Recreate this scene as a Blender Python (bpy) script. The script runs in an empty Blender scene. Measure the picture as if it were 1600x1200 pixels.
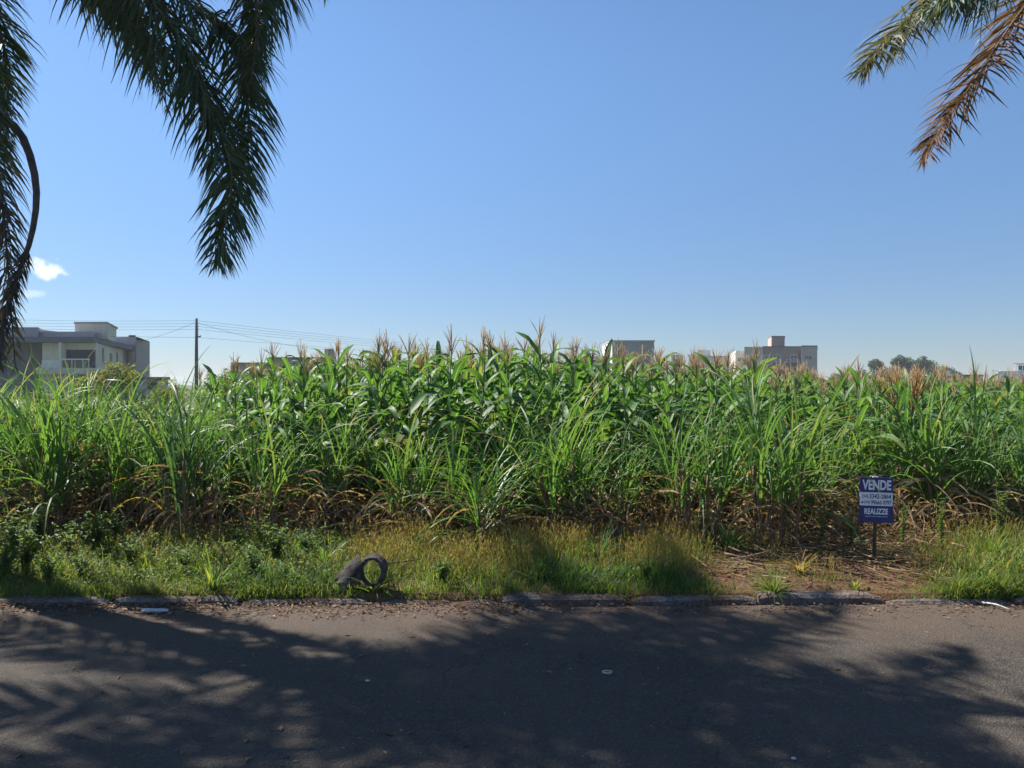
import bpy, math, random
import numpy as np
from mathutils import Vector, Matrix, Euler, Quaternion, noise

rnd = random.Random(11)
rng = np.random.default_rng(11)
scene = bpy.context.scene
COL = scene.collection
F, CZ = 1210.0, 1.7            # focal length in pixels of the 1600 px photograph, eye height

# ------------------------------------------------------------------ camera
cam_d = bpy.data.cameras.new('camera'); cam = bpy.data.objects.new('camera', cam_d); COL.objects.link(cam)
cam.location = (0, 0, CZ); cam.rotation_euler = (math.pi / 2, 0, 0)
cam_d.sensor_width = 36; cam_d.lens = 36 * F / 1600
cam_d.clip_start = 0.05; cam_d.clip_end = 8000
scene.camera = cam

# ------------------------------------------------------------------ sky, sun, exposure
SUN_EL = math.radians(48)
SUN_H = Vector((-0.84, 0.54, 0)).normalized()
SUN = Vector((SUN_H.x * math.cos(SUN_EL), SUN_H.y * math.cos(SUN_EL), math.sin(SUN_EL)))
world = bpy.data.worlds.new('World'); scene.world = world; world.use_nodes = True
wt = world.node_tree; wt.nodes.clear()
w_out = wt.nodes.new('ShaderNodeOutputWorld'); w_bg = wt.nodes.new('ShaderNodeBackground')
w_sky = wt.nodes.new('ShaderNodeTexSky'); w_sky.sky_type = 'NISHITA'; w_sky.sun_disc = False
w_sky.sun_elevation = SUN_EL
w_sky.sun_rotation = math.atan2(SUN_H.x, SUN_H.y)
w_sky.altitude = 600; w_sky.air_density = 1.0; w_sky.dust_density = 0.3; w_sky.ozone_density = 3.0
w_bg.inputs['Strength'].default_value = 0.075

def wmath(op, a, b=None):
    n = wt.nodes.new('ShaderNodeMath'); n.operation = op
    for i, v in enumerate((a, b)):
        if v is None: continue
        if isinstance(v, (int, float)): n.inputs[i].default_value = v
        else: wt.links.new(v, n.inputs[i])
    return n.outputs[0]
w_co = wt.nodes.new('ShaderNodeTexCoord').outputs['Generated']
w_nz = wt.nodes.new('ShaderNodeTexNoise'); w_nz.inputs['Scale'].default_value = 85; w_nz.inputs['Detail'].default_value = 6; wt.links.new(w_co, w_nz.inputs['Vector'])
# the air near the ground is less luminous and bluer than the clear-sky model: same all the way round
w_sp = wt.nodes.new('ShaderNodeSeparateXYZ'); wt.links.new(w_co, w_sp.inputs[0])
w_mr = wt.nodes.new('ShaderNodeMapRange'); w_mr.interpolation_type = 'SMOOTHSTEP'; w_mr.inputs[1].default_value = -.02; w_mr.inputs[2].default_value = .42; wt.links.new(w_sp.outputs[2], w_mr.inputs[0])
w_tc = wt.nodes.new('ShaderNodeMix'); w_tc.data_type = 'RGBA'; wt.links.new(w_mr.outputs[0], w_tc.inputs[0]); w_tc.inputs[6].default_value = (.50, .555, .68, 1); w_tc.inputs[7].default_value = (.84, .98, 1.08, 1)
w_ml = wt.nodes.new('ShaderNodeMix'); w_ml.data_type = 'RGBA'; w_ml.blend_type = 'MULTIPLY'; w_ml.inputs[0].default_value = 1; wt.links.new(w_sky.outputs[0], w_ml.inputs[6]); wt.links.new(w_tc.outputs[2], w_ml.inputs[7])
col_prev = w_ml.outputs[2]
for (cpx, cpy, cw, ch, st) in ((70, 422, 24, 14, .75), (50, 459, 14, 6, .3), (-260, 380, 90, 30, .7), (2300, 420, 110, 34, .6)):   # small fair-weather clouds
    dv = Vector(((cpx - 800) / F, 1, (600 - cpy) / F)).normalized()
    mp = wt.nodes.new('ShaderNodeVectorMath'); mp.operation = 'SUBTRACT'; wt.links.new(w_co, mp.inputs[0]); mp.inputs[1].default_value = dv
    sc_ = wt.nodes.new('ShaderNodeVectorMath'); sc_.operation = 'MULTIPLY'; wt.links.new(mp.outputs[0], sc_.inputs[0]); sc_.inputs[1].default_value = (F / cw, F / cw, F / ch)
    ln = wt.nodes.new('ShaderNodeVectorMath'); ln.operation = 'LENGTH'; wt.links.new(sc_.outputs[0], ln.inputs[0])
    m_ = wmath('SUBTRACT', wmath('ADD', 1.15, wmath('MULTIPLY', wmath('SUBTRACT', w_nz.outputs[0], .5), 2.4)), ln.outputs['Value'])
    mr = wt.nodes.new('ShaderNodeMapRange'); mr.interpolation_type = 'SMOOTHSTEP'; mr.inputs[2].default_value = .9; mr.inputs[4].default_value = st; wt.links.new(m_, mr.inputs[0])
    mx_ = wt.nodes.new('ShaderNodeMix'); mx_.data_type = 'RGBA'; wt.links.new(mr.outputs[0], mx_.inputs[0]); wt.links.new(col_prev, mx_.inputs[6]); mx_.inputs[7].default_value = (8.2, 8.6, 9.0, 1)
    col_prev = mx_.outputs[2]
wt.links.new(col_prev, w_bg.inputs[0]); wt.links.new(w_bg.outputs[0], w_out.inputs[0])
sun_d = bpy.data.lights.new('sun', 'SUN'); sun_d.energy = 5.0; sun_d.angle = math.radians(0.53); sun_d.color = (1, 0.95, 0.87)
sun = bpy.data.objects.new('sun', sun_d); COL.objects.link(sun)
sun.rotation_euler = SUN.to_track_quat('Z', 'Y').to_euler(); sun.location = (-30, 20, 40)
vs = scene.view_settings
vs.view_transform = 'Standard'; vs.look = 'None'; vs.exposure = 1.0; vs.gamma = 1.0; vs.use_curve_mapping = False
cy = scene.cycles
cy.use_denoising = True
cy.max_bounces = 7; cy.diffuse_bounces = 3; cy.glossy_bounces = 2; cy.transmission_bounces = 4; cy.transparent_max_bounces = 4
cy.caustics_reflective = False; cy.caustics_refractive = False

def P(px, py, d):
    """place a point at depth d metres that stands at pixel (px, py) of the photograph"""
    return Vector(((px - 800) / F * d, d, CZ + (600 - py) / F * d))
def PX(px, d): return (px - 800) / F * d
def PZ(py, d): return CZ + (600 - py) / F * d
def sstep(a, b, x):
    t = max(0.0, min(1.0, (x - a) / (b - a))); return t * t * (3 - 2 * t)

# ------------------------------------------------------------------ helpers: geometry
class Geo:
    def __init__(s): s.V = []; s.F = []; s.UV = []; s.M = []
    def add(s, V, Fc, UV=None, mat=0, mtx=None):
        o = len(s.V)
        s.V += [tuple(mtx @ Vector(v)) for v in V] if mtx is not None else [tuple(v) for v in V]
        for k, f in enumerate(Fc):
            s.F.append(tuple(i + o for i in f)); s.M.append(mat)
            s.UV.append([UV[i] for i in f] if UV else [(0.25, 0.5)] * len(f))
        return s
    def arrays(s):
        V = np.array(s.V, dtype=np.float32)
        tot = np.array([len(f) for f in s.F], dtype=np.int32)
        lp = np.array([i for f in s.F for i in f], dtype=np.int32)
        uv = np.array([u for q in s.UV for u in q], dtype=np.float32)
        return V, tot, lp, uv, np.array(s.M, dtype=np.int32)
    def mesh(s, name, mats, smooth=False):
        return build_mesh(name, *s.arrays(), mats, smooth)

def build_mesh(name, V, tot, lp, uv, M, mats, smooth=False):
    me = bpy.data.meshes.new(name)
    me.vertices.add(len(V)); me.vertices.foreach_set('co', V.ravel())
    me.loops.add(len(lp)); me.loops.foreach_set('vertex_index', lp)
    me.polygons.add(len(tot))
    st = np.zeros(len(tot), dtype=np.int32); st[1:] = np.cumsum(tot)[:-1]
    me.polygons.foreach_set('loop_start', st); me.polygons.foreach_set('loop_total', tot)
    for m in (mats if isinstance(mats, (list, tuple)) else [mats]): me.materials.append(m)
    me.polygons.foreach_set('material_index', M)
    me.polygons.foreach_set('use_smooth', np.full(len(tot), bool(smooth)))
    ul = me.uv_layers.new(name='UVMap'); ul.data.foreach_set('uv', uv.ravel())
    me.update(calc_edges=True); me.validate()
    return me

def merge(items):
    """items: list of (arrays, [matrix,...]) -> one set of arrays"""
    Vs, Ts, Ls, Us, Ms = [], [], [], [], []; off = 0
    for arr, mats in items:
        if not len(mats): continue
        V, tot, lp, uv, M = arr
        A = np.array([[list(r) for r in m] for m in mats], dtype=np.float32)
        K = len(A); n = len(V)
        W = np.einsum('kij,nj->kni', A[:, :3, :3], V) + A[:, None, :3, 3]
        Vs.append(W.reshape(-1, 3)); Ts.append(np.tile(tot, K))
        Ls.append((lp[None, :] + (np.arange(K, dtype=np.int32) * n + off)[:, None]).ravel().astype(np.int32))
        Us.append(np.tile(uv, (K, 1))); Ms.append(np.tile(M, K)); off += K * n
    return np.concatenate(Vs), np.concatenate(Ts), np.concatenate(Ls), np.concatenate(Us), np.concatenate(Ms)

def box_geo(g, x0, x1, y0, y1, z0, z1, mat=0, mtx=None):
    V = [(x0,y0,z0),(x1,y0,z0),(x1,y1,z0),(x0,y1,z0),(x0,y0,z1),(x1,y0,z1),(x1,y1,z1),(x0,y1,z1)]
    return g.add(V, [(0,3,2,1),(4,5,6,7),(0,1,5,4),(1,2,6,5),(2,3,7,6),(3,0,4,7)], None, mat, mtx)
def prism_geo(g, poly, z0, z1, mat=0):
    n = len(poly)
    V = [(p[0], p[1], z0) for p in poly] + [(p[0], p[1], z1) for p in poly]
    Fc = [tuple(range(n))[::-1], tuple(range(n, 2 * n))] + [(i, (i+1) % n, n + (i+1) % n, n + i) for i in range(n)]
    return g.add(V, Fc, None, mat)
def tube_geo(g, pts, rad, sides=6, mat=0, cap=True):
    pts = [Vector(p) for p in pts]; V = []; UV = []
    up = Vector((0.13, 0.31, 0.94)); ref = None
    for i, p in enumerate(pts):
        t = (pts[min(i+1, len(pts)-1)] - pts[max(i-1, 0)]).normalized()
        if ref is None:
            ref = t.orthogonal().normalized()
        ref = (ref - t * ref.dot(t)).normalized(); b = t.cross(ref)
        r = rad[i] if hasattr(rad, '__len__') else rad
        for k in range(sides):
            a = 2 * math.pi * k / sides
            V.append(p + (ref * math.cos(a) + b * math.sin(a)) * r); UV.append((k / sides, i / max(1, len(pts)-1)))
    Fc = []
    for i in range(len(pts) - 1):
        for k in range(sides):
            Fc.append((i*sides+k, i*sides+(k+1) % sides, (i+1)*sides+(k+1) % sides, (i+1)*sides+k))
    if cap:
        Fc.append(tuple(range(sides))[::-1]); Fc.append(tuple(range((len(pts)-1)*sides, len(pts)*sides)))
    return g.add(V, Fc, UV, mat)

def catmull(pts, n):
    pts = [Vector(p) for p in pts]
    Q = [2 * pts[0] - pts[1]] + pts + [2 * pts[-1] - pts[-2]]
    out = []; m = len(pts) - 1
    for k in range(n + 1):
        u = k / n * m; i = min(int(u), m - 1); t = u - i
        a, b, c, d = Q[i:i+4]
        out.append(0.5 * ((2*b) + (c-a)*t + (2*a-5*b+4*c-d)*t*t + (3*b-a-3*c+d)*t**3))
    return out

def strip_geo(g, L, W, a0, bend, segs=8, fold=0.2, wav=0.0, twist=0.0, p=1.6, prof='cane', mat=0, seed=0, sway=0.0):
    """a grass-like leaf: base at the origin, rising, bending over towards +X"""
    r = random.Random(seed); V = []; UV = []; pos = Vector((0, 0, 0)); ph = r.uniform(0, 6)
    for i in range(segs + 1):
        t = i / segs; a = a0 + bend * t ** p
        d = Vector((math.sin(a), sway * math.sin(t * 3), math.cos(a))).normalized()
        if i: pos = pos + d * (L / segs)
        n = Vector((-math.cos(a), 0, math.sin(a)))
        s = Vector((0, 1, 0)); tw = twist * t
        s = (s * math.cos(tw) + n * math.sin(tw)); n2 = d.cross(s)
        if n2.dot(n) < 0: n2 = -n2
        if prof == 'cane': w = W * min(1, 0.45 + t * 3.0) * (1 - t ** 2.6) ** 0.9
        elif prof == 'corn': w = W * min(1, 0.5 + t * 2.4) * (1 - t ** 3.0) ** 0.8
        else: w = W * (1 - t ** 1.5)
        w = max(w, 0.0012)
        f = fold * (1 - 0.5 * t)
        wl = wav * math.sin(t * 14 + ph) * W; wr = wav * math.sin(t * 13 + ph + 2.1) * W
        V += [pos - s * w * .5 + n2 * (f * w + wl), pos.copy(), pos + s * w * .5 + n2 * (f * w + wr)]
        UV += [(0, t), (.5, t), (1, t)]
    Fc = []
    for i in range(segs):
        b = i * 3; Fc += [(b, b+1, b+4, b+3), (b+1, b+2, b+5, b+4)]
    return g.add(V, Fc, UV, mat)

# ------------------------------------------------------------------ helpers: objects
def obj(name, me, parent=None, mtx=None):
    o = bpy.data.objects.new(name, me); COL.objects.link(o)
    if parent is not None: o.parent = parent
    if mtx is not None: o.matrix_basis = mtx
    return o
def tag(o, label=None, cat=None, group=None, kind=None):
    if label: o['label'] = label
    if cat: o['category'] = cat
    if group: o['group'] = group
    if kind: o['kind'] = kind
    return o
def thing(name, label, cat, mtx=None, group=None):
    o = bpy.data.objects.new(name, None); COL.objects.link(o); o.empty_display_size = 0.2
    if mtx is not None: o.matrix_basis = mtx if isinstance(mtx, Matrix) else Matrix.Translation(Vector(mtx))
    return tag(o, label, cat, group)
def T(x, y, z): return Matrix.Translation((x, y, z))
def RZ(a): return Matrix.Rotation(a, 4, 'Z')
def RX(a): return Matrix.Rotation(a, 4, 'X')
def RY(a): return Matrix.Rotation(a, 4, 'Y')
def SC(s, sy=None, sz=None): return Matrix.Diagonal((s, s if sy is None else sy, s if sz is None else sz, 1))

# ------------------------------------------------------------------ materials
def nmat(name):
    m = bpy.data.materials.new(name); m.use_nodes = True
    nt = m.node_tree; nt.nodes.clear()
    out = nt.nodes.new('ShaderNodeOutputMaterial'); pr = nt.nodes.new('ShaderNodeBsdfPrincipled')
    nt.links.new(pr.outputs[0], out.inputs[0])
    return m, nt, pr, out
def N(nt, kind, **kw):
    n = nt.nodes.new('ShaderNode' + kind)
    for k, v in kw.items(): setattr(n, k, v)
    return n
def math_n(nt, op, a, b=None, clamp=False):
    n = N(nt, 'Math', operation=op, use_clamp=clamp)
    for i, v in enumerate((a, b)):
        if v is None: continue
        if isinstance(v, (int, float)): n.inputs[i].default_value = v
        else: nt.links.new(v, n.inputs[i])
    return n.outputs[0]
def mix_c(nt, fac, a, b, mode='MIX'):
    n = N(nt, 'Mix', data_type='RGBA', blend_type=mode)
    for s, v in ((n.inputs[0], fac), (n.inputs[6], a), (n.inputs[7], b)):
        if isinstance(v, (int, float)): s.default_value = v
        elif isinstance(v, tuple): s.default_value = (*v[:3], 1)
        else: nt.links.new(v, s)
    return n.outputs[2]
def ramp(nt, fac, stops, interp='LINEAR'):
    n = N(nt, 'ValToRGB'); cr = n.color_ramp; cr.interpolation = interp
    while len(cr.elements) < len(stops): cr.elements.new(0.5)
    for e, (p, c) in zip(cr.elements, stops):
        e.position = p; e.color = (*c[:3], 1) if isinstance(c, tuple) else (c, c, c, 1)
    nt.links.new(fac, n.inputs[0]); return n.outputs[0]
def noise_n(nt, scale, detail=4, rough=0.55, vec=None, dist=0.0):
    n = N(nt, 'TexNoise'); n.inputs['Scale'].default_value = scale; n.inputs['Detail'].default_value = detail
    n.inputs['Roughness'].default_value = rough; n.inputs['Distortion'].default_value = dist
    if vec is not None: nt.links.new(vec, n.inputs['Vector'])
    return n.outputs[0]
def bump_to(nt, pr, h, strength, dist):
    b = N(nt, 'Bump'); b.inputs['Strength'].default_value = strength; b.inputs['Distance'].default_value = dist
    nt.links.new(h, b.inputs['Height']); nt.links.new(b.outputs[0], pr.inputs['Normal'])
def objco(nt): return N(nt, 'TexCoord').outputs['Object']
def worldpos(nt): return N(nt, 'NewGeometry').outputs['Position']

def leaf_mat(name, stops, trans=0.35, rough=0.5, spec=0.4, rib=None, tip=None, tipstart=0.75, tcol=1.5):
    m, nt, pr, out = nmat(name)
    oi = N(nt, 'ObjectInfo').outputs['Random']; isl = N(nt, 'NewGeometry').outputs['Random Per Island']
    r = math_n(nt, 'FRACT', math_n(nt, 'ADD', oi, isl))
    c = ramp(nt, r, stops)
    pos = worldpos(nt)
    nz = noise_n(nt, 6, 3, 0.6, pos)
    c = mix_c(nt, math_n(nt, 'MULTIPLY', nz, 0.5), c, (stops[0][1][0]*.6, stops[0][1][1]*.6, stops[0][1][2]*.6))
    uv = N(nt, 'UVMap').outputs[0]; sp = N(nt, 'SeparateXYZ'); nt.links.new(uv, sp.inputs[0])
    if tip:
        v = math_n(nt, 'ADD', sp.outputs[1], math_n(nt, 'MULTIPLY', math_n(nt, 'SUBTRACT', r, 0.5), 0.5))
        f = math_n(nt, 'MULTIPLY', math_n(nt, 'SUBTRACT', v, tipstart), 4, True)
        c = mix_c(nt, f, c, tip)
    if rib:
        d = math_n(nt, 'ABSOLUTE', math_n(nt, 'SUBTRACT', sp.outputs[0], 0.5))
        f = math_n(nt, 'LESS_THAN', d, 0.07)
        c = mix_c(nt, math_n(nt, 'MULTIPLY', f, 0.6), c, rib)
    nt.links.new(c, pr.inputs['Base Color']); pr.inputs['Roughness'].default_value = rough
    pr.inputs['Specular IOR Level'].default_value = spec
    if trans > 0:
        tr = N(nt, 'BsdfTranslucent'); tc = mix_c(nt, 1.0, c, (tcol * 1.05, tcol, tcol * 0.45), 'MULTIPLY')
        nt.links.new(tc, tr.inputs[0]); mx = N(nt, 'MixShader'); mx.inputs[0].default_value = trans
        nt.links.new(pr.outputs[0], mx.inputs[1]); nt.links.new(tr.outputs[0], mx.inputs[2]); nt.links.new(mx.outputs[0], out.inputs[0])
    return m

def plain(name, col, rough=0.7, var=0.25, scale=3.0, bump=0.0, spec=0.3, metal=0.0, streak=0.0):
    m, nt, pr, out = nmat(name); co = objco(nt)
    n1 = noise_n(nt, scale, 5, 0.6, co)
    c = ramp(nt, n1, [(0.3, tuple(x * (1 - var) for x in col)), (0.7, tuple(min(1, x * (1 + var * .6)) for x in col))])
    if streak:
        mp = N(nt, 'Mapping'); mp.inputs['Scale'].default_value = (2.2, 2.2, 0.12); nt.links.new(co, mp.inputs[0])
        n2 = noise_n(nt, 1.0, 5, 0.65, mp.outputs[0])
        c = mix_c(nt, math_n(nt, 'MULTIPLY', ramp(nt, n2, [(0.5, 0.0), (0.75, 1.0)]), streak), c, tuple(x * .45 for x in col))
    nt.links.new(c, pr.inputs['Base Color'])
    pr.inputs['Roughness'].default_value = rough; pr.inputs['Specular IOR Level'].default_value = spec; pr.inputs['Metallic'].default_value = metal
    if bump: bump_to(nt, pr, noise_n(nt, scale * 6, 5, 0.65, co), bump, 0.02)
    return m

M = {}
M['cane'] = leaf_mat('cane_leaf', [(0, (0.061,0.161,0.044)), (.45, (0.089,0.216,0.048)), (.8, (0.126,0.260,0.057)), (.96, (0.163,0.244,0.068)), (1, (0.284,0.255,0.095))], .44, .5, .38, rib=(.32,.38,.2), tip=(.30,.25,.13), tipstart=.86)
M['cane_dark'] = leaf_mat('dark_cane_leaf', [(0, (0.038,0.100,0.043)), (.6, (0.053,0.135,0.046)), (1, (0.081,0.177,0.051))], .35, .42, .5, rib=(.25,.32,.18), tip=(.28,.23,.12), tipstart=.92)
M['cane_fresh'] = leaf_mat('fresh_cane_leaf', [(0, (0.072,0.184,0.039)), (.6, (0.106,0.253,0.045)), (1, (0.144,0.284,0.057))], .45, .42, .5, rib=(.3,.4,.18), tip=(.2,.26,.08), tipstart=.93)
M['yellow'] = leaf_mat('yellowed_leaf', [(0, (.38,.27,.035)), (.6, (.46,.36,.05)), (1, (.30,.30,.05))], .4, .5, .3, rib=(.4,.32,.1), tip=(.3,.16,.05), tipstart=.7)
M['dry'] = leaf_mat('dry_leaf', [(0, (.22,.13,.08)), (.4, (.36,.25,.155)), (.75, (.48,.37,.25)), (1, (.58,.49,.37))], .35, .8, .15, tcol=1.2)
M['corn'] = leaf_mat('corn_leaf', [(0, (0.046,0.130,0.039)), (.5, (0.072,0.186,0.044)), (.85, (0.103,0.237,0.049)), (.97, (0.165,0.248,0.069)), (1, (0.268,0.271,0.110))], .42, .52, .35, rib=(.30,.36,.16), tip=(.22,.21,.08), tipstart=.93)
M['stalk'] = plain('green_stalk', (.16,.19,.06), .5, .35, 9)
M['canestalk'] = plain('cane_stalk', (.20,.125,.075), .6, .45, 7)
M['tassel'] = leaf_mat('corn_tassel', [(0, (.50,.36,.26)), (.5, (.62,.49,.36)), (1, (.55,.50,.31))], .45, .8, .1, tcol=1.2)
M['silk'] = plain('corn_silk', (.16,.06,.03), .8)
M['husk'] = plain('corn_husk', (.14,.20,.06), .6)
M['grass'] = leaf_mat('verge_grass', [(0, (0.094,0.165,0.039)), (.5, (0.154,0.242,0.050)), (.85, (0.242,0.297,0.066)), (1, (0.374,0.319,0.143))], .5, .5, .3, tip=(.28,.25,.11), tipstart=.85)
M['grassdark'] = leaf_mat('lush_grass', [(0, (0.044,0.106,0.027)), (.6, (0.075,0.163,0.035)), (1, (0.125,0.213,0.044))], .4, .5, .3)
M['golden'] = leaf_mat('seeding_grass', [(0, (.28,.20,.09)), (.45, (.38,.29,.13)), (.75, (.24,.26,.07)), (1, (.46,.35,.20))], .5, .7, .15)
M['weed'] = leaf_mat('weed_leaf', [(0, (0.081,0.157,0.038)), (.6, (0.124,0.216,0.049)), (1, (0.194,0.270,0.065))], .5, .55, .35)
M['weedstem'] = plain('weed_stem', (.13,.14,.06), .7)
M['straw'] = leaf_mat('straw', [(0, (.20,.125,.07)), (.5, (.33,.235,.135)), (1, (.48,.38,.25))], .15, .85, .1)
M['litter'] = leaf_mat('fallen_leaf_litter', [(0, (.09,.055,.035)), (.5, (.19,.12,.075)), (1, (.33,.24,.16))], .1, .85, .15)
M['palm'] = leaf_mat('palm_leaflet', [(0, (.050,.088,.045)), (.6, (.070,.120,.052)), (.95, (.10,.15,.055)), (1, (.22,.19,.07))], .25, .5, .4, tip=(.20,.16,.07), tipstart=.98)
M['palm_pale'] = leaf_mat('pale_palm_leaflet', [(0, (.06,.08,.05)), (.5, (.12,.14,.07)), (1, (.28,.24,.15))], .25, .55, .3, tip=(.35,.28,.18), tipstart=.85)
M['palm_dry'] = leaf_mat('dry_palm_leaflet', [(0, (.10,.055,.045)), (.5, (.20,.11,.06)), (.85, (.30,.17,.07)), (1, (.07,.08,.04))], .25, .7, .2)
M['palm_dead'] = leaf_mat('dead_palm_leaflet', [(0, (.085,.08,.07)), (.5, (.13,.11,.09)), (1, (.075,.10,.06))], .15, .75, .2)
M['rachis'] = plain('palm_rachis', (.13,.13,.06), .5, .3, 6)
M['rachis_dry'] = plain('dry_palm_rachis', (.17,.11,.07), .7, .3, 6)
def kerb_mat():
    m, nt, pr, out = nmat('kerb_concrete'); pos = worldpos(nt)
    n1 = noise_n(nt, 9, 6, .65, pos); n2 = noise_n(nt, 2.2, 5, .6, pos); n3 = noise_n(nt, 45, 4, .6, pos)
    c = ramp(nt, n1, [(.3, (.10,.09,.085)), (.7, (.25,.22,.195))])
    c = mix_c(nt, ramp(nt, n2, [(.42, 0.0), (.62, .85)]), c, (.15,.085,.055))
    c = mix_c(nt, ramp(nt, n3, [(.35, .7), (.5, 0.0)]), c, (.035,.032,.032))
    nt.links.new(c, pr.inputs['Base Color']); pr.inputs['Roughness'].default_value = .95; pr.inputs['Specular IOR Level'].default_value = .15
    bump_to(nt, pr, math_n(nt, 'ADD', n1, n3), .9, .02)
    return m
M['concrete'] = kerb_mat()
M['rachis_dead'] = plain('weathered_palm_rachis', (.10,.09,.085), .7, .5, 14, .5)
M['darkstone'] = plain('weathered_grey_pipe', (.095,.085,.08), .95, .8, 16, .9, .15)
M['wood'] = plain('grey_brown_wood', (.19,.125,.09), .85, .45, 12, .6, .2)
M['paper'] = plain('white_plastic', (.52,.51,.48), .7, .25, 14)

def far_mat(name, col, var=.12, streak=.25, rough=.8): return plain(name, col, rough, var, .35, 0, .2, 0, streak)
M['beige'] = far_mat('beige_render', (.64,.57,.48)); M['grey'] = far_mat('grey_render', (.33,.32,.33)); M['dkgrey'] = far_mat('dark_grey_render', (.15,.155,.18))
M['mauve'] = far_mat('mauve_render', (.38,.34,.34)); M['brown'] = far_mat('brown_render', (.28,.215,.195)); M['cream'] = far_mat('cream_render', (.70,.64,.56))
M['white'] = far_mat('white_render', (.78,.76,.73), .06, .12); M['pink'] = far_mat('terracotta_render', (.52,.38,.30)); M['ltgrey'] = far_mat('light_grey_render', (.48,.44,.42))
M['recess'] = far_mat('painted_recess_shade', (.07,.07,.085)); M['rooftile'] = plain('clay_roof', (.30,.16,.11), .85, .3, 2)
M['frame'] = plain('white_metal_frame', (.75,.75,.76), .4, .05); M['black'] = plain('black_plastic', (.03,.03,.035), .4, .1)
M['pole'] = plain('pole_concrete', (.075,.075,.08), .85, .3, 2); M['wire'] = plain('cable', (.06,.06,.065), .6, .05)
def glass_mat():
    m, nt, pr, out = nmat('window_glass')
    pr.inputs['Base Color'].default_value = (.035,.045,.06,1); pr.inputs['Roughness'].default_value = .08; pr.inputs['Specular IOR Level'].default_value = .6
    return m
M['glass'] = glass_mat()
M['treeleaf'] = leaf_mat('tree_foliage', [(0, (.045,.085,.045)), (.6, (.07,.12,.055)), (1, (.11,.16,.07))], .3, .6, .25)
M['treeyellow'] = leaf_mat('yellow_green_foliage', [(0, (.15,.17,.045)), (.6, (.21,.23,.06)), (1, (.28,.26,.085))], .35, .7, .15)
M['treebrown'] = leaf_mat('brown_dry_foliage', [(0, (.20,.12,.05)), (.6, (.28,.17,.07)), (1, (.33,.24,.10))], .35, .8, .1)
M['bark'] = plain('bark', (.13,.10,.08), .9, .4, 5, .6)

def trunk_mat():
    m, nt, pr, out = nmat('palm_trunk_bark'); co = objco(nt)
    sp = N(nt, 'SeparateXYZ'); nt.links.new(co, sp.inputs[0])
    rg = math_n(nt, 'SINE', math_n(nt, 'MULTIPLY', sp.outputs[2], 55))
    n1 = noise_n(nt, 9, 5, .6, co)
    c = ramp(nt, n1, [(.3, (.12,.105,.09)), (.7, (.27,.25,.22))])
    c = mix_c(nt, math_n(nt, 'GREATER_THAN', rg, .93), c, (.08,.07,.06))
    nt.links.new(c, pr.inputs['Base Color']); pr.inputs['Roughness'].default_value = .9
    bump_to(nt, pr, noise_n(nt, 30, 5, .6, co), .5, .01)
    return m
M['trunk'] = trunk_mat()

def asphalt_mat():
    m, nt, pr, out = nmat('asphalt'); pos = worldpos(nt)
    sp = N(nt, 'SeparateXYZ'); nt.links.new(pos, sp.inputs[0])
    big = noise_n(nt, .8, 6, .62, pos); mid = noise_n(nt, 7, 5, .6, pos); fine = noise_n(nt, 130, 3, .7, pos)
    c = ramp(nt, big, [(.3, (.054,.044,.035)), (.7, (.088,.071,.055))])
    c = mix_c(nt, math_n(nt, 'MULTIPLY', mid, .5), c, (.058,.049,.041))
    vo = N(nt, 'TexVoronoi'); vo.inputs['Scale'].default_value = 85; nt.links.new(pos, vo.inputs['Vector'])
    spk = ramp(nt, vo.outputs['Color'], [(.55, 0.0), (.95, 1.0)])
    c = mix_c(nt, math_n(nt, 'MULTIPLY', spk, .45), c, (.16,.135,.11))
    dk = ramp(nt, fine, [(.36, 1.0), (.46, 0.0)]); c = mix_c(nt, math_n(nt, 'MULTIPLY', dk, .5), c, (.02,.019,.02))
    # soil washed against the kerb
    e = math_n(nt, 'ADD', sp.outputs[1], math_n(nt, 'MULTIPLY', math_n(nt, 'SUBTRACT', noise_n(nt, 2.3, 5, .65, pos), .5), 1.5))
    dust = ramp(nt, math_n(nt, 'MULTIPLY', math_n(nt, 'SUBTRACT', e, 4.9), .8, True), [(0, 0.0), (1, 1.0)])
    c = mix_c(nt, math_n(nt, 'MULTIPLY', dust, .75), c, (.115,.076,.054))
    # thin tar cracks
    v2 = N(nt, 'TexVoronoi', feature='DISTANCE_TO_EDGE'); v2.inputs['Scale'].default_value = .55
    wv = N(nt, 'Vector' + 'Math', operation='ADD'); nt.links.new(pos, wv.inputs[0])
    nn = N(nt, 'TexNoise'); nn.inputs['Scale'].default_value = 3; nn.inputs['Detail'].default_value = 6; nt.links.new(pos, nn.inputs['Vector']); nt.links.new(nn.outputs[1], wv.inputs[1])
    nt.links.new(wv.outputs[0], v2.inputs['Vector'])
    ck = math_n(nt, 'LESS_THAN', v2.outputs['Distance'], .0035); c = mix_c(nt, math_n(nt, 'MULTIPLY', ck, .55), c, (.025,.022,.02))
    nt.links.new(c, pr.inputs['Base Color']); pr.inputs['Roughness'].default_value = .88; pr.inputs['Specular IOR Level'].default_value = .25
    hgt = math_n(nt, 'ADD', math_n(nt, 'MULTIPLY', fine, .6), math_n(nt, 'MULTIPLY', vo.outputs['Distance'], .8))
    bump_to(nt, pr, hgt, .75, .012)
    return m
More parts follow.
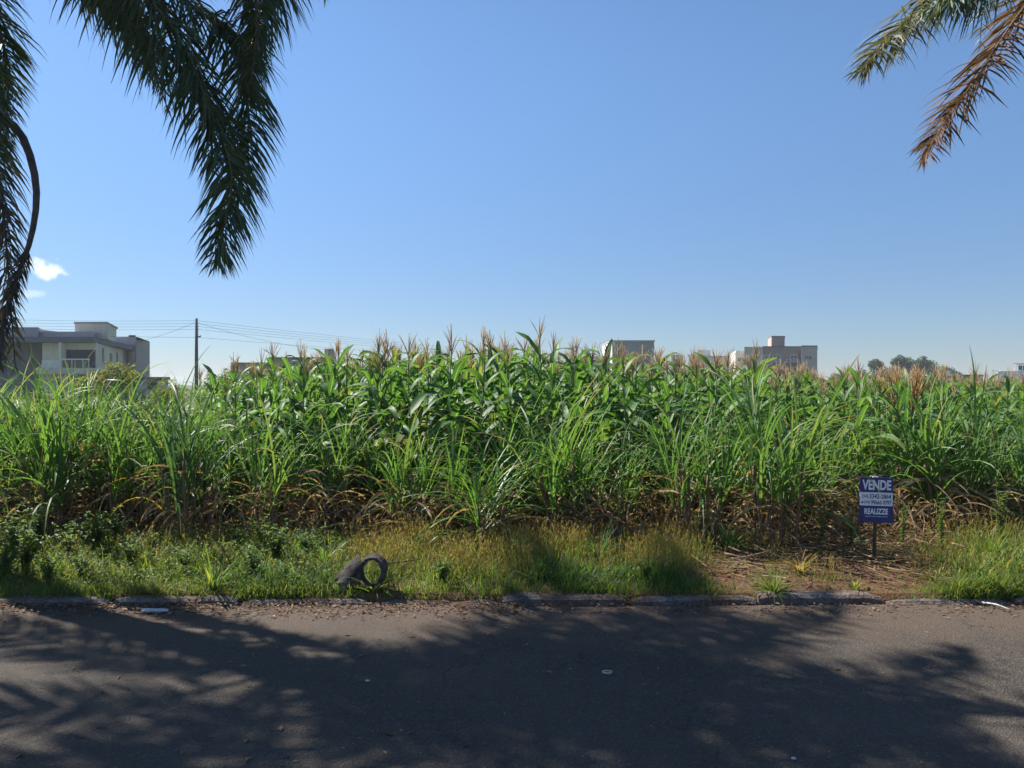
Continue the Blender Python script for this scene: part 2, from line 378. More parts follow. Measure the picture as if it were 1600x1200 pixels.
def soil_mat():
    m, nt, pr, out = nmat('red_soil'); pos = worldpos(nt)
    sp = N(nt, 'SeparateXYZ'); nt.links.new(pos, sp.inputs[0])
    n1 = noise_n(nt, 1.6, 6, .65, pos); n2 = noise_n(nt, 14, 5, .6, pos)
    c = ramp(nt, n1, [(.3, (.13,.062,.038)), (.55, (.20,.105,.065)), (.75, (.27,.17,.11))])
    c = mix_c(nt, math_n(nt, 'MULTIPLY', n2, .6), c, (.10,.055,.036))
    far = math_n(nt, 'MULTIPLY', math_n(nt, 'SUBTRACT', sp.outputs[1], 11.5), .3, True)
    g = ramp(nt, noise_n(nt, .15, 5, .6, pos), [(.3, (.06,.095,.03)), (.7, (.13,.15,.05))])
    c = mix_c(nt, far, c, g)
    nt.links.new(c, pr.inputs['Base Color']); pr.inputs['Roughness'].default_value = .95; pr.inputs['Specular IOR Level'].default_value = .15
    bump_to(nt, pr, math_n(nt, 'ADD', n2, noise_n(nt, 60, 4, .6, pos)), .9, .04)
    return m
M['asphalt'] = asphalt_mat(); M['soil'] = soil_mat()

# ------------------------------------------------------------------ ground, road, kerb
KY = 6.0                                           # face of the kerb
def gz(x, y):
    if y < KY + .07: return -.06
    b = .055 + .07 * sstep(KY + .2, KY + 1.9, y)
    n = noise.noise(Vector((x * 1.1, y * 1.1, 3))) * .035 + noise.noise(Vector((x * 4, y * 4, 9))) * .014
    return b + n * sstep(KY + .12, KY + .5, y) * (1 - sstep(14, 20, y))
xs = sorted(set([-900, -500, -200, -90, -45, -28, -18, -13] + [round(-9 + .1 * i, 2) for i in range(181)] + [13, 18, 28, 45, 90, 200, 500, 900]))
ys = sorted(set([-500, -200, -60, -20, -8, -3.5, 0, 3, 5.5, 6.06, 6.075] + [round(6.1 + .09 * i, 2) for i in range(45)] + [10.4, 11, 12, 13, 14.5, 16, 18, 21, 25, 30, 40, 55, 80, 120, 200, 400, 900, 1500]))
V = [(x, y, gz(x, y)) for y in ys for x in xs]; nx = len(xs)
Fc = [(j*nx+i, j*nx+i+1, (j+1)*nx+i+1, (j+1)*nx+i) for j in range(len(ys)-1) for i in range(nx-1)]
g = Geo(); g.V = V; g.F = Fc; g.M = [0] * len(Fc); g.UV = [[(0, 0)] * 4] * len(Fc)
tag(obj('ground', g.mesh('ground', M['soil'], True)), 'reddish brown soil of the verge and the field beyond', 'ground', kind='structure')
g = Geo()
rx = [-120, -40, -15] + [round(-9 + .5 * i, 2) for i in range(37)] + [15, 40, 120]
ry = [-2.5, -1, .5] + [round(1.5 + .25 * i, 2) for i in range(18)] + [KY - .01]
V = [(x, y, .012 * noise.noise(Vector((x * .5, y * .7, 1))) - .012 * sstep(5.2, 6, y)) for y in ry for x in rx]; nx = len(rx)
g.V = V; g.F = [(j*nx+i, j*nx+i+1, (j+1)*nx+i+1, (j+1)*nx+i) for j in range(len(ry)-1) for i in range(nx-1)]
g.M = [0] * len(g.F); g.UV = [[(0, 0)] * 4] * len(g.F)
tag(obj('road', g.mesh('road', M['asphalt'], True)), 'worn dark asphalt road dappled with palm shadow', 'road', kind='structure')

kerb = bpy.data.objects.new('kerb', None); COL.objects.link(kerb); kerb.location = (0, KY, 0)
tag(kerb, 'broken low concrete kerb between road and grass verge', 'kerb', kind='structure')
def kerb_mesh(seed):
    r = random.Random(seed); g = Geo(); n = 14; L = .96; V = []; off = Vector((seed * 7.3, 0, 0))
    prof = [(0, -.09), (-.004, .045), (.018, .066), (.115, .072), (.125, -.09)]
    for i in range(n + 1):
        x = L * i / n - L / 2
        e = .03 * max(0, 1 - min(i, n - i) / 1.5)
        for k, (y, z) in enumerate(prof):
            q = Vector((x * 5, y * 9, z * 9)) + off
            d = noise.noise(q) * .012 + noise.noise(q * 2.7) * .008
            chip = max(0, noise.noise(Vector((x * 3.1, 5, 0)) + off) - .25) * .06 if k in (1, 2) else 0
            V.append((x, y + d + chip + (e * .5 if k < 3 else -e * .5) * .5, z + (d * .7 - chip - e * .6 if k in (1, 2, 3) else 0)))
    m = len(prof)
    Fc = [(i*m+k, (i+1)*m+k, (i+1)*m+k+1, i*m+k+1) for i in range(n) for k in range(m-1)] + [tuple(range(m)), tuple(range(n*m, n*m+m))[::-1]]
    g.add(V, Fc); return g.mesh('kerb_stone', M['concrete'], False)
km = [kerb_mesh(s) for s in range(7)]
for i in range(30):
    x = -14.6 + i * 1.0
    drop = (-.012, -.02, -.006)[i % 3] if x > .2 else -.034
    if i in (14, 18): drop = -.05
    obj('kerb_stone', km[(i * 3) % 7], kerb, T(x + rnd.uniform(-.015, .015), rnd.uniform(-.012, .012), drop + rnd.uniform(-.008, .008)) @ RZ(rnd.uniform(-.012, .012)) @ RY(rnd.uniform(-.01, .01)))

# ------------------------------------------------------------------ background buildings
def prism(name, mat, parent, poly, z0, z1):
    g = Geo(); prism_geo(g, poly, z0, z1); return obj(name, g.mesh(name, mat), parent)
def bx(name, mat, parent, x0, x1, y0, y1, z0, z1, mtx=None):
    g = Geo(); box_geo(g, x0, x1, y0, y1, z0, z1); return obj(name, g.mesh(name, mat), parent, mtx)
def window(parent, cx, y, cz, w, h, side=None, frame='frame', dep=.10):
    """a framed window on a wall that faces the road (side=None) or on a wall along the line side=(dx,dy)"""
    t = T(cx, y, cz) @ (RZ(math.atan2(side[1], side[0])) if side else Matrix())
    g = Geo(); f = .09
    for a in ((-w/2, w/2, -h/2, -h/2 + f), (-w/2, w/2, h/2 - f, h/2), (-w/2, -w/2 + f, -h/2 + f, h/2 - f), (w/2 - f, w/2, -h/2 + f, h/2 - f), (-.03, .03, -h/2 + f, h/2 - f)):
        box_geo(g, a[0], a[1], -dep, .02, a[2], a[3])
    wo = obj('window', g.mesh('window', M[frame]), parent, t)
    bx('pane', M['glass'], wo, -w/2 + .02, w/2 - .02, -.04, .015, -h/2 + .02, h/2 - .02)
    return wo
def px2(pts): return [(PX(p, d), d) for p, d in pts]

# two-storey house at the left
h = thing('house', 'two storey beige and grey modern house with flat roofs at the left', 'house', None)
d0 = 80
C = (PX(150, d0), d0); S = (PX(196, 98), 98)               # near corner and far end of the side wall
sv = Vector((S[0]-C[0], S[1]-C[1], 0)).normalized()
prism('wall', M['beige'], h, [(PX(66, d0), d0), C, S, (PX(66, d0), 98)], -.1, PZ(535, d0))
prism('wall', M['dkgrey'], h, [(PX(-120, d0), d0 + 1.6), (PX(66, d0) - .02, d0 + 1.6), (PX(66, d0) - .02, 98), (PX(-120, d0), 98)], -.1, PZ(535, d0))
ro = prism('roof', M['dkgrey'], h, [(PX(-130, d0), d0 - .9), (C[0] + .2, d0 - .9), (S[0] + 1.2, S[1] - .2), (S[0], 99), (PX(-130, d0), 99)], PZ(535.8, d0), PZ(527, d0))
prism('parapet', M['grey'], h, [(PX(-100, d0), d0 + .6), (C[0] - .6, d0 + .6), (S[0] - 1, S[1] - 1), (PX(-100, d0), 97)], PZ(527, d0) + .003, PZ(519, d0) + .1)
prism('roof_block', M['grey'], h, [(PX(-90, d0), d0 + .2), (PX(58, d0), d0 + .2), (PX(66, 84), 84), (PX(66, 84), 90), (PX(-90, d0), 90)], PZ(527, d0) + .006, PZ(511, d0))
tw = prism('tower', M['beige'], h, [(PX(117, 83), 83), (PX(168, 83), 83), (PX(182, 91), 91), (PX(124, 91), 91)], PZ(527, d0) + .009, PZ(505.6, 83))
prism('coping', M['grey'], tw, [(PX(116.2, 83), 82.9), (PX(168.8, 83), 82.9), (PX(183.2, 91), 91.2), (PX(123, 91), 91.2)], PZ(505.6, 83), PZ(503, 83))
wg = prism('wing', M['grey'], h, [(S[0] - 1.6, S[1] + .05), (PX(213, 97), 97), (PX(212, 108), 108), (S[0] - 1.6, 108)], -.1, PZ(526, 97))
prism('wall_panel', M['beige'], wg, [(S[0] + .25, S[1] - .35), (PX(209.5, 96.9), 96.75), (PX(209.5, 97.1), 97.2), (S[0] + .2, S[1] + .1)], -.1, PZ(549, 97))
g = Geo(); tube_geo(g, [(PX(206.5, 100), 100, PZ(526, 97) - .1), (PX(206.5, 100), 100, PZ(521.5, 97))], .42, 12); obj('water_tank', g.mesh('water_tank', M['black']), h)
# balcony: a flat dark panel painting the opening's shade, slab, rail with glass
bl = bx('balcony', M['recess'], h, PX(104, d0), PX(149, d0), d0 - .05, d0 + .01, PZ(577, d0), PZ(546.5, d0))
bx('slab', M['beige'], bl, PX(62, d0), PX(150.5, d0), d0 - 1.1, d0 - .06, PZ(585, d0), PZ(575, d0))
bx('post', M['cream'], bl, PX(100.5, d0), PX(104, d0), d0 - 1.0, d0 - .06, PZ(575, d0) + .003, PZ(536, d0))
rl = bx('rail', M['frame'], bl, PX(104, d0) + .01, PX(148, d0), d0 - 1.02, d0 - .97, PZ(562.6, d0), PZ(561, d0))
for p in (105.5, 121, 138, 147): bx('rail_post', M['frame'], rl, PX(p, d0) - .03, PX(p, d0) + .03, d0 - 1.015, d0 - .975, PZ(575, d0), PZ(562.6, d0))
bx('rail_glass', M['glass'], rl, PX(105, d0), PX(147.5, d0), d0 - 1.0, d0 - .99, PZ(574, d0), PZ(563.5, d0))
bx('wall_band', M['white'], h, PX(66, d0), PX(100, d0), d0 - .06, d0 - .003, PZ(577, d0), PZ(563, d0))
for f, pz, w_, hh in ((.22, 555, .5, 1.5), (.52, 557, .8, 1.0), (.78, 558, .5, 1.6)):
    q = Vector((C[0], C[1], 0)) + sv * (f * 16); window(h, q.x + .03, q.y, PZ(pz, 84), w_, hh, (sv.x, sv.y), 'grey')
window(h, PX(126, d0), d0 - .06, PZ(595, d0), 2.6, 1.3)
bx('awning', M['dkgrey'], h, PX(108, d0), PX(132, d0), d0 - 1.8, d0 - .02, PZ(588.5, d0), PZ(585.5, d0))

# long low building far behind the corn
b = thing('long_building', 'long low grey building behind the corn beside the wires', 'building')
d = 110
prism('wall', M['mauve'], b, px2([(362, d), (420, d), (424, 122), (368, 122)]), -.1, PZ(568, d))
prism('wall', M['grey'], b, px2([(420.3, d - 1), (506, d - 1), (508, 122), (424, 122)]), -.1, PZ(560, d))
prism('chimney_block', M['mauve'], b, px2([(507, d - 2), (521, d - 2), (523, 116), (509, 116)]), -.1, PZ(546, d))
prism('roof', M['dkgrey'], b, px2([(361, d - .6), (420.2, d - .6), (424, 122.4), (366, 122.4)]), PZ(568, d) + .003, PZ(566.5, d))
prism('roof', M['dkgrey'], b, px2([(420.1, d - 1.6), (506.9, d - 1.6), (508, 122.4), (424, 122.4)]), PZ(560, d) + .003, PZ(558.6, d))
window(b, PX(392, d), d, PZ(578, d), 1.6, 1.1); window(b, PX(460, d), d - 1, PZ(572, d), 1.8, 1.1)
b = thing('low_house', 'low house roof beside the thin pole left of the corn', 'house')
d = 95
prism('wall', M['white'], b, px2([(218, d), (262, d), (263, 104), (220, 104)]), -.1, PZ(594, d))
prism('roof', M['rooftile'], b, px2([(215, d - .6), (265, d - .6), (266, 105), (217, 105)]), PZ(594, d) + .003, PZ(589, d))
window(b, PX(240, d), d, PZ(603, d), 1.6, 1)

# plain box-shaped block
b = thing('box_building', 'tall plain grey box building with white left side', 'building'); d = 120
prism('wall', M['grey'], b, px2([(957, d), (1022, d)]) + [(PX(1022, d), 133), (PX(957, d), 133)], -.1, PZ(533.5, d))
prism('side_panel', M['white'], b, [(PX(957, d) - .06, d + .02), (PX(957, d) - .005, d + .02), (PX(957, d) - .005, 133), (PX(957, d) - .06, 133)], -.1, PZ(534, d))  # thin white sheet paints the sunlight on the left face
prism('coping', M['ltgrey'], b, [(PX(957, d) - .12, d - .12), (PX(1022, d) + .12, d - .12), (PX(1022, d) + .12, 133.1), (PX(957, d) - .12, 133.1)], PZ(533.5, d) + .003, PZ(531.6, d))
prism('annex', M['mauve'], b, px2([(905, d + 4), (948, d + 4), (949, 131), (908, 131)]), -.1, PZ(556, d))
prism('coping', M['ltgrey'], b, px2([(904, d + 3.8), (948.6, d + 3.8), (949, 131.2), (907, 131.2)]), PZ(556, d) + .003, PZ(554.6, d))
window(b, PX(925, d + 4), d + 4, PZ(566, d + 4), 1.4, 1.0)

# distant pale block
b = thing('pale_block', 'distant pale building with a square stair head left of the apartments', 'building'); d = 205
prism('wall', M['mauve'], b, px2([(1086, d), (1139, d), (1139, 222), (1090, 222)]), -.1, PZ(557, d))
prism('coping', M['ltgrey'], b, px2([(1085.5, d - .2), (1139.5, d - .2), (1139, 222.2), (1090, 222.2)]), PZ(557, d) + .004, PZ(556, d))
prism('stair_head', M['cream'], b, px2([(1092, d + 2), (1110, d + 2), (1110, 214), (1093, 214)]), PZ(556, d) + .008, PZ(546.5, d))
prism('side_wing', M['cream'], b, px2([(1076, d + 3), (1085.8, d + 3), (1086, 218), (1078, 218)]), -.1, PZ(553, d))
for p, q in ((1096, 570), (1113, 570), (1128, 570), (1096, 587), (1113, 587), (1128, 587)): window(b, PX(p, d), d, PZ(q, d), 1.3, 1.3)
b = thing('white_shed', 'small white block among the tassels left of the pale building', 'building'); d = 150
prism('wall', M['white'], b, px2([(1049, d), (1066, d), (1066, 158), (1050, 158)]), -.1, PZ(556, d))
prism('roof', M['ltgrey'], b, px2([(1048.5, d - .3), (1066.5, d - .3), (1066.5, 158.3), (1049.5, 158.3)]), PZ(556, d) + .003, PZ(554.3, d))
window(b, PX(1058, d), d, PZ(566, d), 1.0, 1.2, None, 'grey')

# apartment block
b = thing('apartment_building', 'brown and cream apartment building with a roof tower', 'building'); d = 180
zt = PZ(543, d)
prism('wall', M['cream'], b, px2([(1150, d + 4), (1163, d + 4), (1163, 200), (1141, 200)]), -.1, PZ(547, d))
prism('wall', M['ltgrey'], b, px2([(1163.2, d + 1), (1191, d + 1), (1191, 200), (1163.2, 200)]), -.1, zt)
prism('wall', M['brown'], b, px2([(1191.2, d + 2), (1252, d + 2), (1252, 200), (1191.2, 200)]), -.1, PZ(542, d))
prism('wall', M['mauve'], b, px2([(1252.2, d), (1277, d), (1277, 199), (1252.2, 199)]), -.1, PZ(541.5, d))
prism('coping', M['ltgrey'], b, px2([(1163, d + .8), (1191.1, d + .8), (1191, 200.3), (1163, 200.3)]), zt + .004, zt + .2)
prism('coping', M['dkgrey'], b, px2([(1191.2, d + 1.8), (1252, d + 1.8), (1252, 200.3), (1191.2, 200.3)]), PZ(542, d) + .004, PZ(542, d) + .25)
prism('coping', M['dkgrey'], b, px2([(1252.1, d - .2), (1277.4, d - .2), (1277.4, 199.3), (1252.1, 199.3)]), PZ(541.5, d) + .004, PZ(541.5, d) + .25)
prism('pilaster', M['white'], b, px2([(1149, d + 3.9), (1151.5, d + 3.9), (1151.5, d + 4.3), (1149, d + 4.3)]), -.1, PZ(550, d))
tw = prism('tower', M['brown'], b, px2([(1206, d + 5), (1226, d + 5), (1226, 194), (1200, 194)]), PZ(542, d) + .3, PZ(526.3, d + 5))
prism('side_panel', M['pink'], tw, [(PX(1206, d + 5) - .06, d + 5.1), (PX(1206, d + 5) - .01, d + 5.1), (PX(1200, 194) - .01, 193.9), (PX(1200, 194) - .06, 193.9)], PZ(542, d) + .3, PZ(526.3, d + 5))  # paler colour paints sunlight onto the tower's left side
prism('coping', M['dkgrey'], tw, px2([(1205.5, d + 4.8), (1226.6, d + 4.8), (1226.6, 194.3), (1199.3, 194.3)]), PZ(526.3, d + 5) + .004, PZ(524.9, d + 5))
for q in (559, 579):
    for p, w_ in ((1199, 1.1), (1213, 1.9), (1240, 1.6)):
        window(b, PX(p, d + 2), d + 2, PZ(q, d), w_, 1.5)
    for a0, a1 in ((1205, 1222), (1231, 1250)):
        bo = bx('balcony', M['mauve'], b, PX(a0, d), PX(a1, d), d + .7, d + 1.98, PZ(q + 7.5, d), PZ(q + 6.3, d))
        rl = bx('rail', M['frame'], bo, PX(a0, d), PX(a1, d), d + .72, d + .78, PZ(q + 2, d), PZ(q + 1.5, d))
        for k in range(6): bx('baluster', M['frame'], rl, PX(a0 + (a1-a0) * k / 5, d) - .03, PX(a0 + (a1-a0) * k / 5, d) + .03, d + .73, d + .77, PZ(q + 6.3, d), PZ(q + 2, d))
    window(b, PX(1263, d), d, PZ(q, d), 1.7, 1.0, None, 'ltgrey'); window(b, PX(1177, d + 1), d + 1, PZ(q + 1, d), 1.5, 1.2, None, 'ltgrey')
    window(b, PX(1155, d + 4), d + 4, PZ(q + 2, d), .9, 1.0, None, 'white')

# small houses and walls at the right
b = thing('white_wall_block', 'small pale wall block in front of the dark trees', 'building'); d = 170
prism('wall', M['ltgrey'], b, px2([(1389, d), (1405, d), (1407, 178), (1391, 178)]), -.1, PZ(574, d)); prism('coping', M['white'], b, px2([(1388.5, d - .2), (1405.5, d - .2), (1407.3, 178.2), (1391, 178.2)]), PZ(574, d) + .003, PZ(573, d))
b = thing('terracotta_house', 'low terracotta house with pale chimney block beneath the dark trees', 'house'); d = 140
prism('wall', M['pink'], b, px2([(1440, d), (1496, d), (1498, 150), (1442, 150)]), -.1, PZ(590, d))
prism('roof', M['rooftile'], b, px2([(1437, d - .6), (1498, d - .6), (1500, 150.6), (1440, 150.6)]), PZ(590, d) + .003, PZ(587.5, d))
prism('chimney_block', M['white'], b, px2([(1474, d + 2), (1485, d + 2), (1485, 146), (1475, 146)]), PZ(587.5, d) + .005, PZ(579.5, d))
window(b, PX(1455, d), d, PZ(597, d), 1.3, 1.0); window(b, PX(1480, d), d, PZ(597, d), 1.3, 1.0)
b = thing('brown_house', 'low brown flat house right of the terracotta house', 'house'); d = 130
prism('wall', M['brown'], b, px2([(1497, d), (1534, d), (1536, 140), (1500, 140)]), -.1, PZ(586.5, d))
prism('roof', M['dkgrey'], b, px2([(1496, d - .4), (1535, d - .4), (1537, 140.4), (1499, 140.4)]), PZ(586.5, d) + .003, PZ(585.3, d)); window(b, PX(1515, d), d, PZ(594, d), 1.4, .9)
b = thing('white_house', 'bright white cubic house at the right edge', 'house'); d = 90
prism('wall', M['white'], b, px2([(1561, d), (1640, d), (1645, 99), (1564, 99)]), -.1, PZ(580, d))
prism('side_panel', M['white'], b, px2([(1549.5, d + 1), (1560.8, d + 1), (1563.8, 98.9), (1552, 98.9)]), -.1, PZ(577.5, d))
prism('upper_block', M['white'], b, px2([(1584, d + 2), (1650, d + 2), (1652, 98), (1586, 98)]), PZ(580, d) + .003, PZ(568, d))
prism('coping', M['grey'], b, px2([(1583.5, d + 1.8), (1650.5, d + 1.8), (1652.5, 98.2), (1585.5, 98.2)]), PZ(568, d) + .003, PZ(567, d))
bx('garage_recess', M['grey'], b, PX(1566, d), PX(1583, d), d - .05, d - .003, PZ(612, d), PZ(589, d)); window(b, PX(1597, d + 2), d + 2, PZ(574, d), 1.2, .7); window(b, PX(1603, d), d, PZ(589, d), 1.3, .8)

# ------------------------------------------------------------------ poles and wires
def pole(label, x, y, top, seed):
    p = thing('utility_pole', label, 'pole', (x, y, -.1), 'utility poles behind the field')
    g = Geo(); tube_geo(g, [(0, 0, 0), (0, 0, top * .6), (0, 0, top + .1)], [.22, .18, .14], 10); obj('post', g.mesh('post', M['pole'], True), p)
    g = Geo(); box_geo(g, -.12, .12, -.05, .05, top - .55, top - .45); obj('bracket', g.mesh('bracket', M['wood']), p)
    for k in range(4):
        g = Geo(); tube_geo(g, [(.1, 0, top - .75 - k * .32), (.25, 0, top - .75 - k * .32)], .05, 8); obj('insulator', g.mesh('insulator', M['ltgrey']), p)
    g = Geo(); tube_geo(g, [(.13, 0, top - 1.95), (.42, 0, top - 1.95), (.48, 0, top - 1.8)], [.06, .09, .05], 8); obj('street_lamp_head', g.mesh('street_lamp_head', M['black']), p)
    return p
pole('thin dark utility pole with wires right of the modern house', PX(307, 87), 87, PZ(499, 87) + .1, 1)
pole('utility pole almost hidden behind the tassels at the far end of the wires', PX(905, 210), 210, 9.2, 2)
pole('utility pole past the left edge carrying the wires by the house', PX(-190, 84), 84, 9.4, 3)
def wire(a, b, sag, label, grp):
    pts = [a.lerp(b, t / 16) - Vector((0, 0, sag * 4 * (t/16) * (1 - t/16))) for t in range(17)]
    g = Geo(); tube_geo(g, [p - a for p in pts], .016, 4); tag(obj('power_line', g.mesh('power_line', M['wire']), None, T(*a)), label, 'wire', grp)
for k, py in enumerate((501, 505.5, 510, 514.5, 527)):
    a = P(307, py, 87)
    wire(a, Vector((PX(905, 210), 210, 9.0 - k * .32)), .5, 'thin power line running right from the utility pole above the tassels', 'power lines to the right of the pole')
    wire(a, Vector((PX(-190, 84), 84, 9.2 - k * .32)), .28, 'thin power line running left from the utility pole behind the house', 'power lines to the left of the pole')
wire(P(307, 503, 87), P(211, 535, 97), .2, 'service wire sloping down from the pole to the house', None)
wire(P(307, 504, 87), P(521, 548, 108), .5, 'service wire sloping down from the pole to the long low building', None)

# ------------------------------------------------------------------ far trees
def crown_geo(lobes, n, size, seed, mat=0):
    r = random.Random(seed); g = Geo()
    tw = sum(l[3] ** 2 for l in lobes)
    for (cx, cy_, cz, rad, sq) in lobes:
        for _ in range(int(n * rad ** 2 / tw)):
            v = Vector((r.gauss(0, 1), r.gauss(0, 1), r.gauss(0, 1))).normalized() * rad * (r.random() ** .35)
            v *= 1 + .25 * noise.noise(v * (2.2 / rad) + Vector((seed, cx, 0)))
            s = size * r.uniform(.6, 1.3)
            mt = T(cx + v.x, cy_ + v.y, cz + v.z * sq) @ Euler((r.uniform(-1, 1), r.uniform(-1, 1), r.uniform(0, 6.3))).to_matrix().to_4x4()
            g.add([(-s, 0, 0), (0, -s * .45, s * .12), (s, 0, 0), (0, s * .45, s * .12)], [(0, 1, 2, 3)], None, mat, mt)
    return g
def tree(name, label, cat, x, y, z_top, lobes, n, size, mat, seed, group=None, trunk_r=.2):
    t = thing(name, label, cat, (x, y, 0), group)
    zc = max(.5, min(l[2] for l in lobes))
    g = Geo(); tube_geo(g, [(0, 0, -.2), (.05 * zc, 0, zc * .5), (0, 0.03 * zc, zc + .2 * min(l[3] for l in lobes))], [trunk_r, trunk_r * .8, trunk_r * .4], 8)
    for l in lobes[:5]: tube_geo(g, [(0, 0, zc * .7), (l[0] * .5, l[1] * .5, (zc * .7 + l[2]) * .52), (l[0], l[1], l[2])], [trunk_r * .5, trunk_r * .35, trunk_r * .12], 5)
    obj('trunk', g.mesh('trunk', M['bark'], True), t)
    obj('crown', crown_geo(lobes, n, size, seed).mesh('crown', M[mat]), t)
    return t
def dome(pw, top, d, seed, sq=.8):
    """lobes for a crown pw pixels wide with its top at pixel row top"""
    r = random.Random(seed); w = pw / F * d / 2; zt_ = PZ(top, d); L = []
    L.append((0, 0, zt_ - w * .6, w * .6, .95))
    for k in range(6):
        a = k * 1.05 + r.uniform(-.3, .3); q = w * r.uniform(.45, .62)
        L.append((math.cos(a) * w * .55, math.sin(a) * w * .5, zt_ - w * r.uniform(.7, 1.15), q, sq))
    L.append((0, 0, zt_ - w * 1.5, w * .8, .8))
    return L
far = [(1330, 578, 50, 'low dark tree left end of the far wooded rise'), (1346, 575, 30, 'round dark tree second from the left on the far rise'), (1368, 560, 22, 'pointed dark tree standing above the left of the far rise'),
       (1380, 572, 34, 'dark spreading tree just left of the pale wall block'), (1407, 554, 26, 'tallest dark tree of the far rise above the pale wall block'), (1420, 558, 26, 'round dark tree right of the tallest one on the far rise'),
       (1442, 556, 26, 'dark tree with a two lobed top in the middle right of the far rise'), (1455, 562, 36, 'broad green tree on the right shoulder of the far rise'), (1474, 569, 32, 'green tree above the terracotta house on the far rise'), (1490, 577, 26, 'small tree at the right end of the far rise'),
       (1306, 583, 26, 'low tree beside the right wall of the apartment building')]
for i, (p, top, w_, lab) in enumerate(far):
    dd = 235 + (i % 3) * 8
    tree('far_tree', lab, 'tree', PX(p, dd), dd, 0, dome(w_, top, dd, i), 1500, .42, 'treeleaf', i, 'trees on the far wooded rise', .35)
for i, (p, top, w_, dd, lab, mt) in enumerate([
        (178, 560, 66, 40, 'yellow green feathery shrub in front of the modern house', 'treeyellow'), (140, 583, 50, 44, 'lower yellow green shrub left of the feathery one below the balcony', 'treeyellow'),
        (262, 589, 60, 50, 'pale green shrub in front of the low house', 'treeyellow'), (335, 588, 60, 52, 'olive shrub right of the thin utility pole', 'treeyellow'),
        (1520, 600, 90, 60, 'dark low shrub in front of the brown house', 'treeleaf'), (1330, 592, 90, 75, 'green shrub behind the corn right of the apartments', 'treeleaf'), (1420, 594, 70, 70, 'green shrub below the pale wall block', 'treeyellow')]):
    tree('shrub', lab, 'shrub', PX(p, dd), dd, 0, dome(w_, top, dd, 40 + i), 1500 if dd > 20 else 900, .11 if dd > 20 else .03, mt, 60 + i, None, .05)

# ------------------------------------------------------------------ leaf prototypes
def proto(fn, name, mat, n):
    out = []
    for i in range(n):
        g = Geo(); fn(g, i); out.append((g, g.mesh(name, mat, True)))
    return out
def cane_leaf(g, i):
    r = random.Random(100 + i)
    strip_geo(g, r.uniform(.85, 1.25), r.uniform(.017, .029), r.uniform(.03, .30), r.uniform(.2, 1.7), 9, .22, .05, r.uniform(-1.2, 1.2), r.uniform(1.5, 3.2), 'cane', 0, i, r.uniform(-.18, .18))
def cane_leaf_arch(g, i):
    r = random.Random(150 + i)
    strip_geo(g, r.uniform(.9, 1.2), r.uniform(.018, .028), r.uniform(.35, .8), r.uniform(1.1, 2.2), 9, .2, .05, r.uniform(-1.5, 1.5), r.uniform(1.1, 1.8), 'cane', 0, i, r.uniform(-.2, .2))
def corn_leaf(g, i):
    r = random.Random(200 + i)
    strip_geo(g, r.uniform(.70, .90), r.uniform(.090, .120), r.uniform(.40, .85), r.uniform(1.2, 2.3), 9, .22, .09, r.uniform(-1.0, 1.0), r.uniform(1.0, 1.9), 'corn', 0, i, r.uniform(-.15, .15))
def corn_leaf_top(g, i):
    r = random.Random(250 + i)
    strip_geo(g, r.uniform(.42, .62), r.uniform(.070, .095), r.uniform(.2, .6), r.uniform(.6, 2.4), 8, .25, .08, r.uniform(-.8, .8), r.uniform(1.4, 2.6), 'corn', 0, i, r.uniform(-.15, .15))
def dry_leaf(g, i):
    r = random.Random(300 + i)
    strip_geo(g, r.uniform(.45, .9), r.uniform(.018, .034), r.uniform(.6, 1.5), r.uniform(.8, 2.0), 6, .5, .12, r.uniform(-3, 3), r.uniform(.8, 1.4), 'cane', 0, i, r.uniform(-.4, .4))
CL = {k: proto(cane_leaf, 'leaf', M[k], 14) for k in ('cane', 'cane_dark', 'cane_fresh')}
CA = {k: proto(cane_leaf_arch, 'leaf', M[k], 8) for k in ('cane', 'cane_dark', 'cane_fresh')}
YL = proto(cane_leaf_arch, 'leaf', M['yellow'], 4)
DL = proto(dry_leaf, 'dry_leaf', M['dry'], 10)
KL = proto(corn_leaf, 'leaf', M['corn'], 12); KT = proto(corn_leaf_top, 'leaf', M['corn'], 10)
def cane_stalk(g, i):
    r = random.Random(400 + i); n = 9; pts = []; rad = []
    for k in range(n):
        z = k / (n - 1); pts.append((.03 * math.sin(z * 2 + i), .02 * math.sin(z * 3 + i * 2), z)); rad.append(.017 - .006 * z + (.003 if k % 2 else 0))
    tube_geo(g, pts, rad, 6)
CS = proto(cane_stalk, 'stalk', M['canestalk'], 5)
def corn_stalk(g, i):
    n = 9; pts = [(.02 * math.sin(k * .7 + i), .02 * math.sin(k * .5 + i * 2), k / (n - 1)) for k in range(n)]
    tube_geo(g, pts, [.015 - .009 * k / (n - 1) + (.002 if k % 2 else 0) for k in range(n)], 5)
KS = proto(corn_stalk, 'stalk', M['stalk'], 4)
def tassel(g, i):
    r = random.Random(500 + i); nb = r.randint(6, 11); H = r.uniform(.28, .42)
    tube_geo(g, [(0, 0, -.08), (0, 0, H * .5), (r.uniform(-.02, .02), 0, H)], [.005, .006, .003], 4)
    for k in range(nb):
        a = r.uniform(0, 6.28); z0 = H * r.uniform(.05, .4); L = r.uniform(.16, .28); sp = r.uniform(.05, .38)
        pts = []
        for q in range(4):
            t = q / 3; pts.append((math.cos(a) * L * (sp * t + .12 * t * t), math.sin(a) * L * (sp * t + .12 * t * t), z0 + L * (t * .95 - .25 * sp * t * t)))
        tube_geo(g, pts, [.0025, .0042, .0042, .0022], 3)
TS = proto(tassel, 'tassel', M['tassel'], 7)
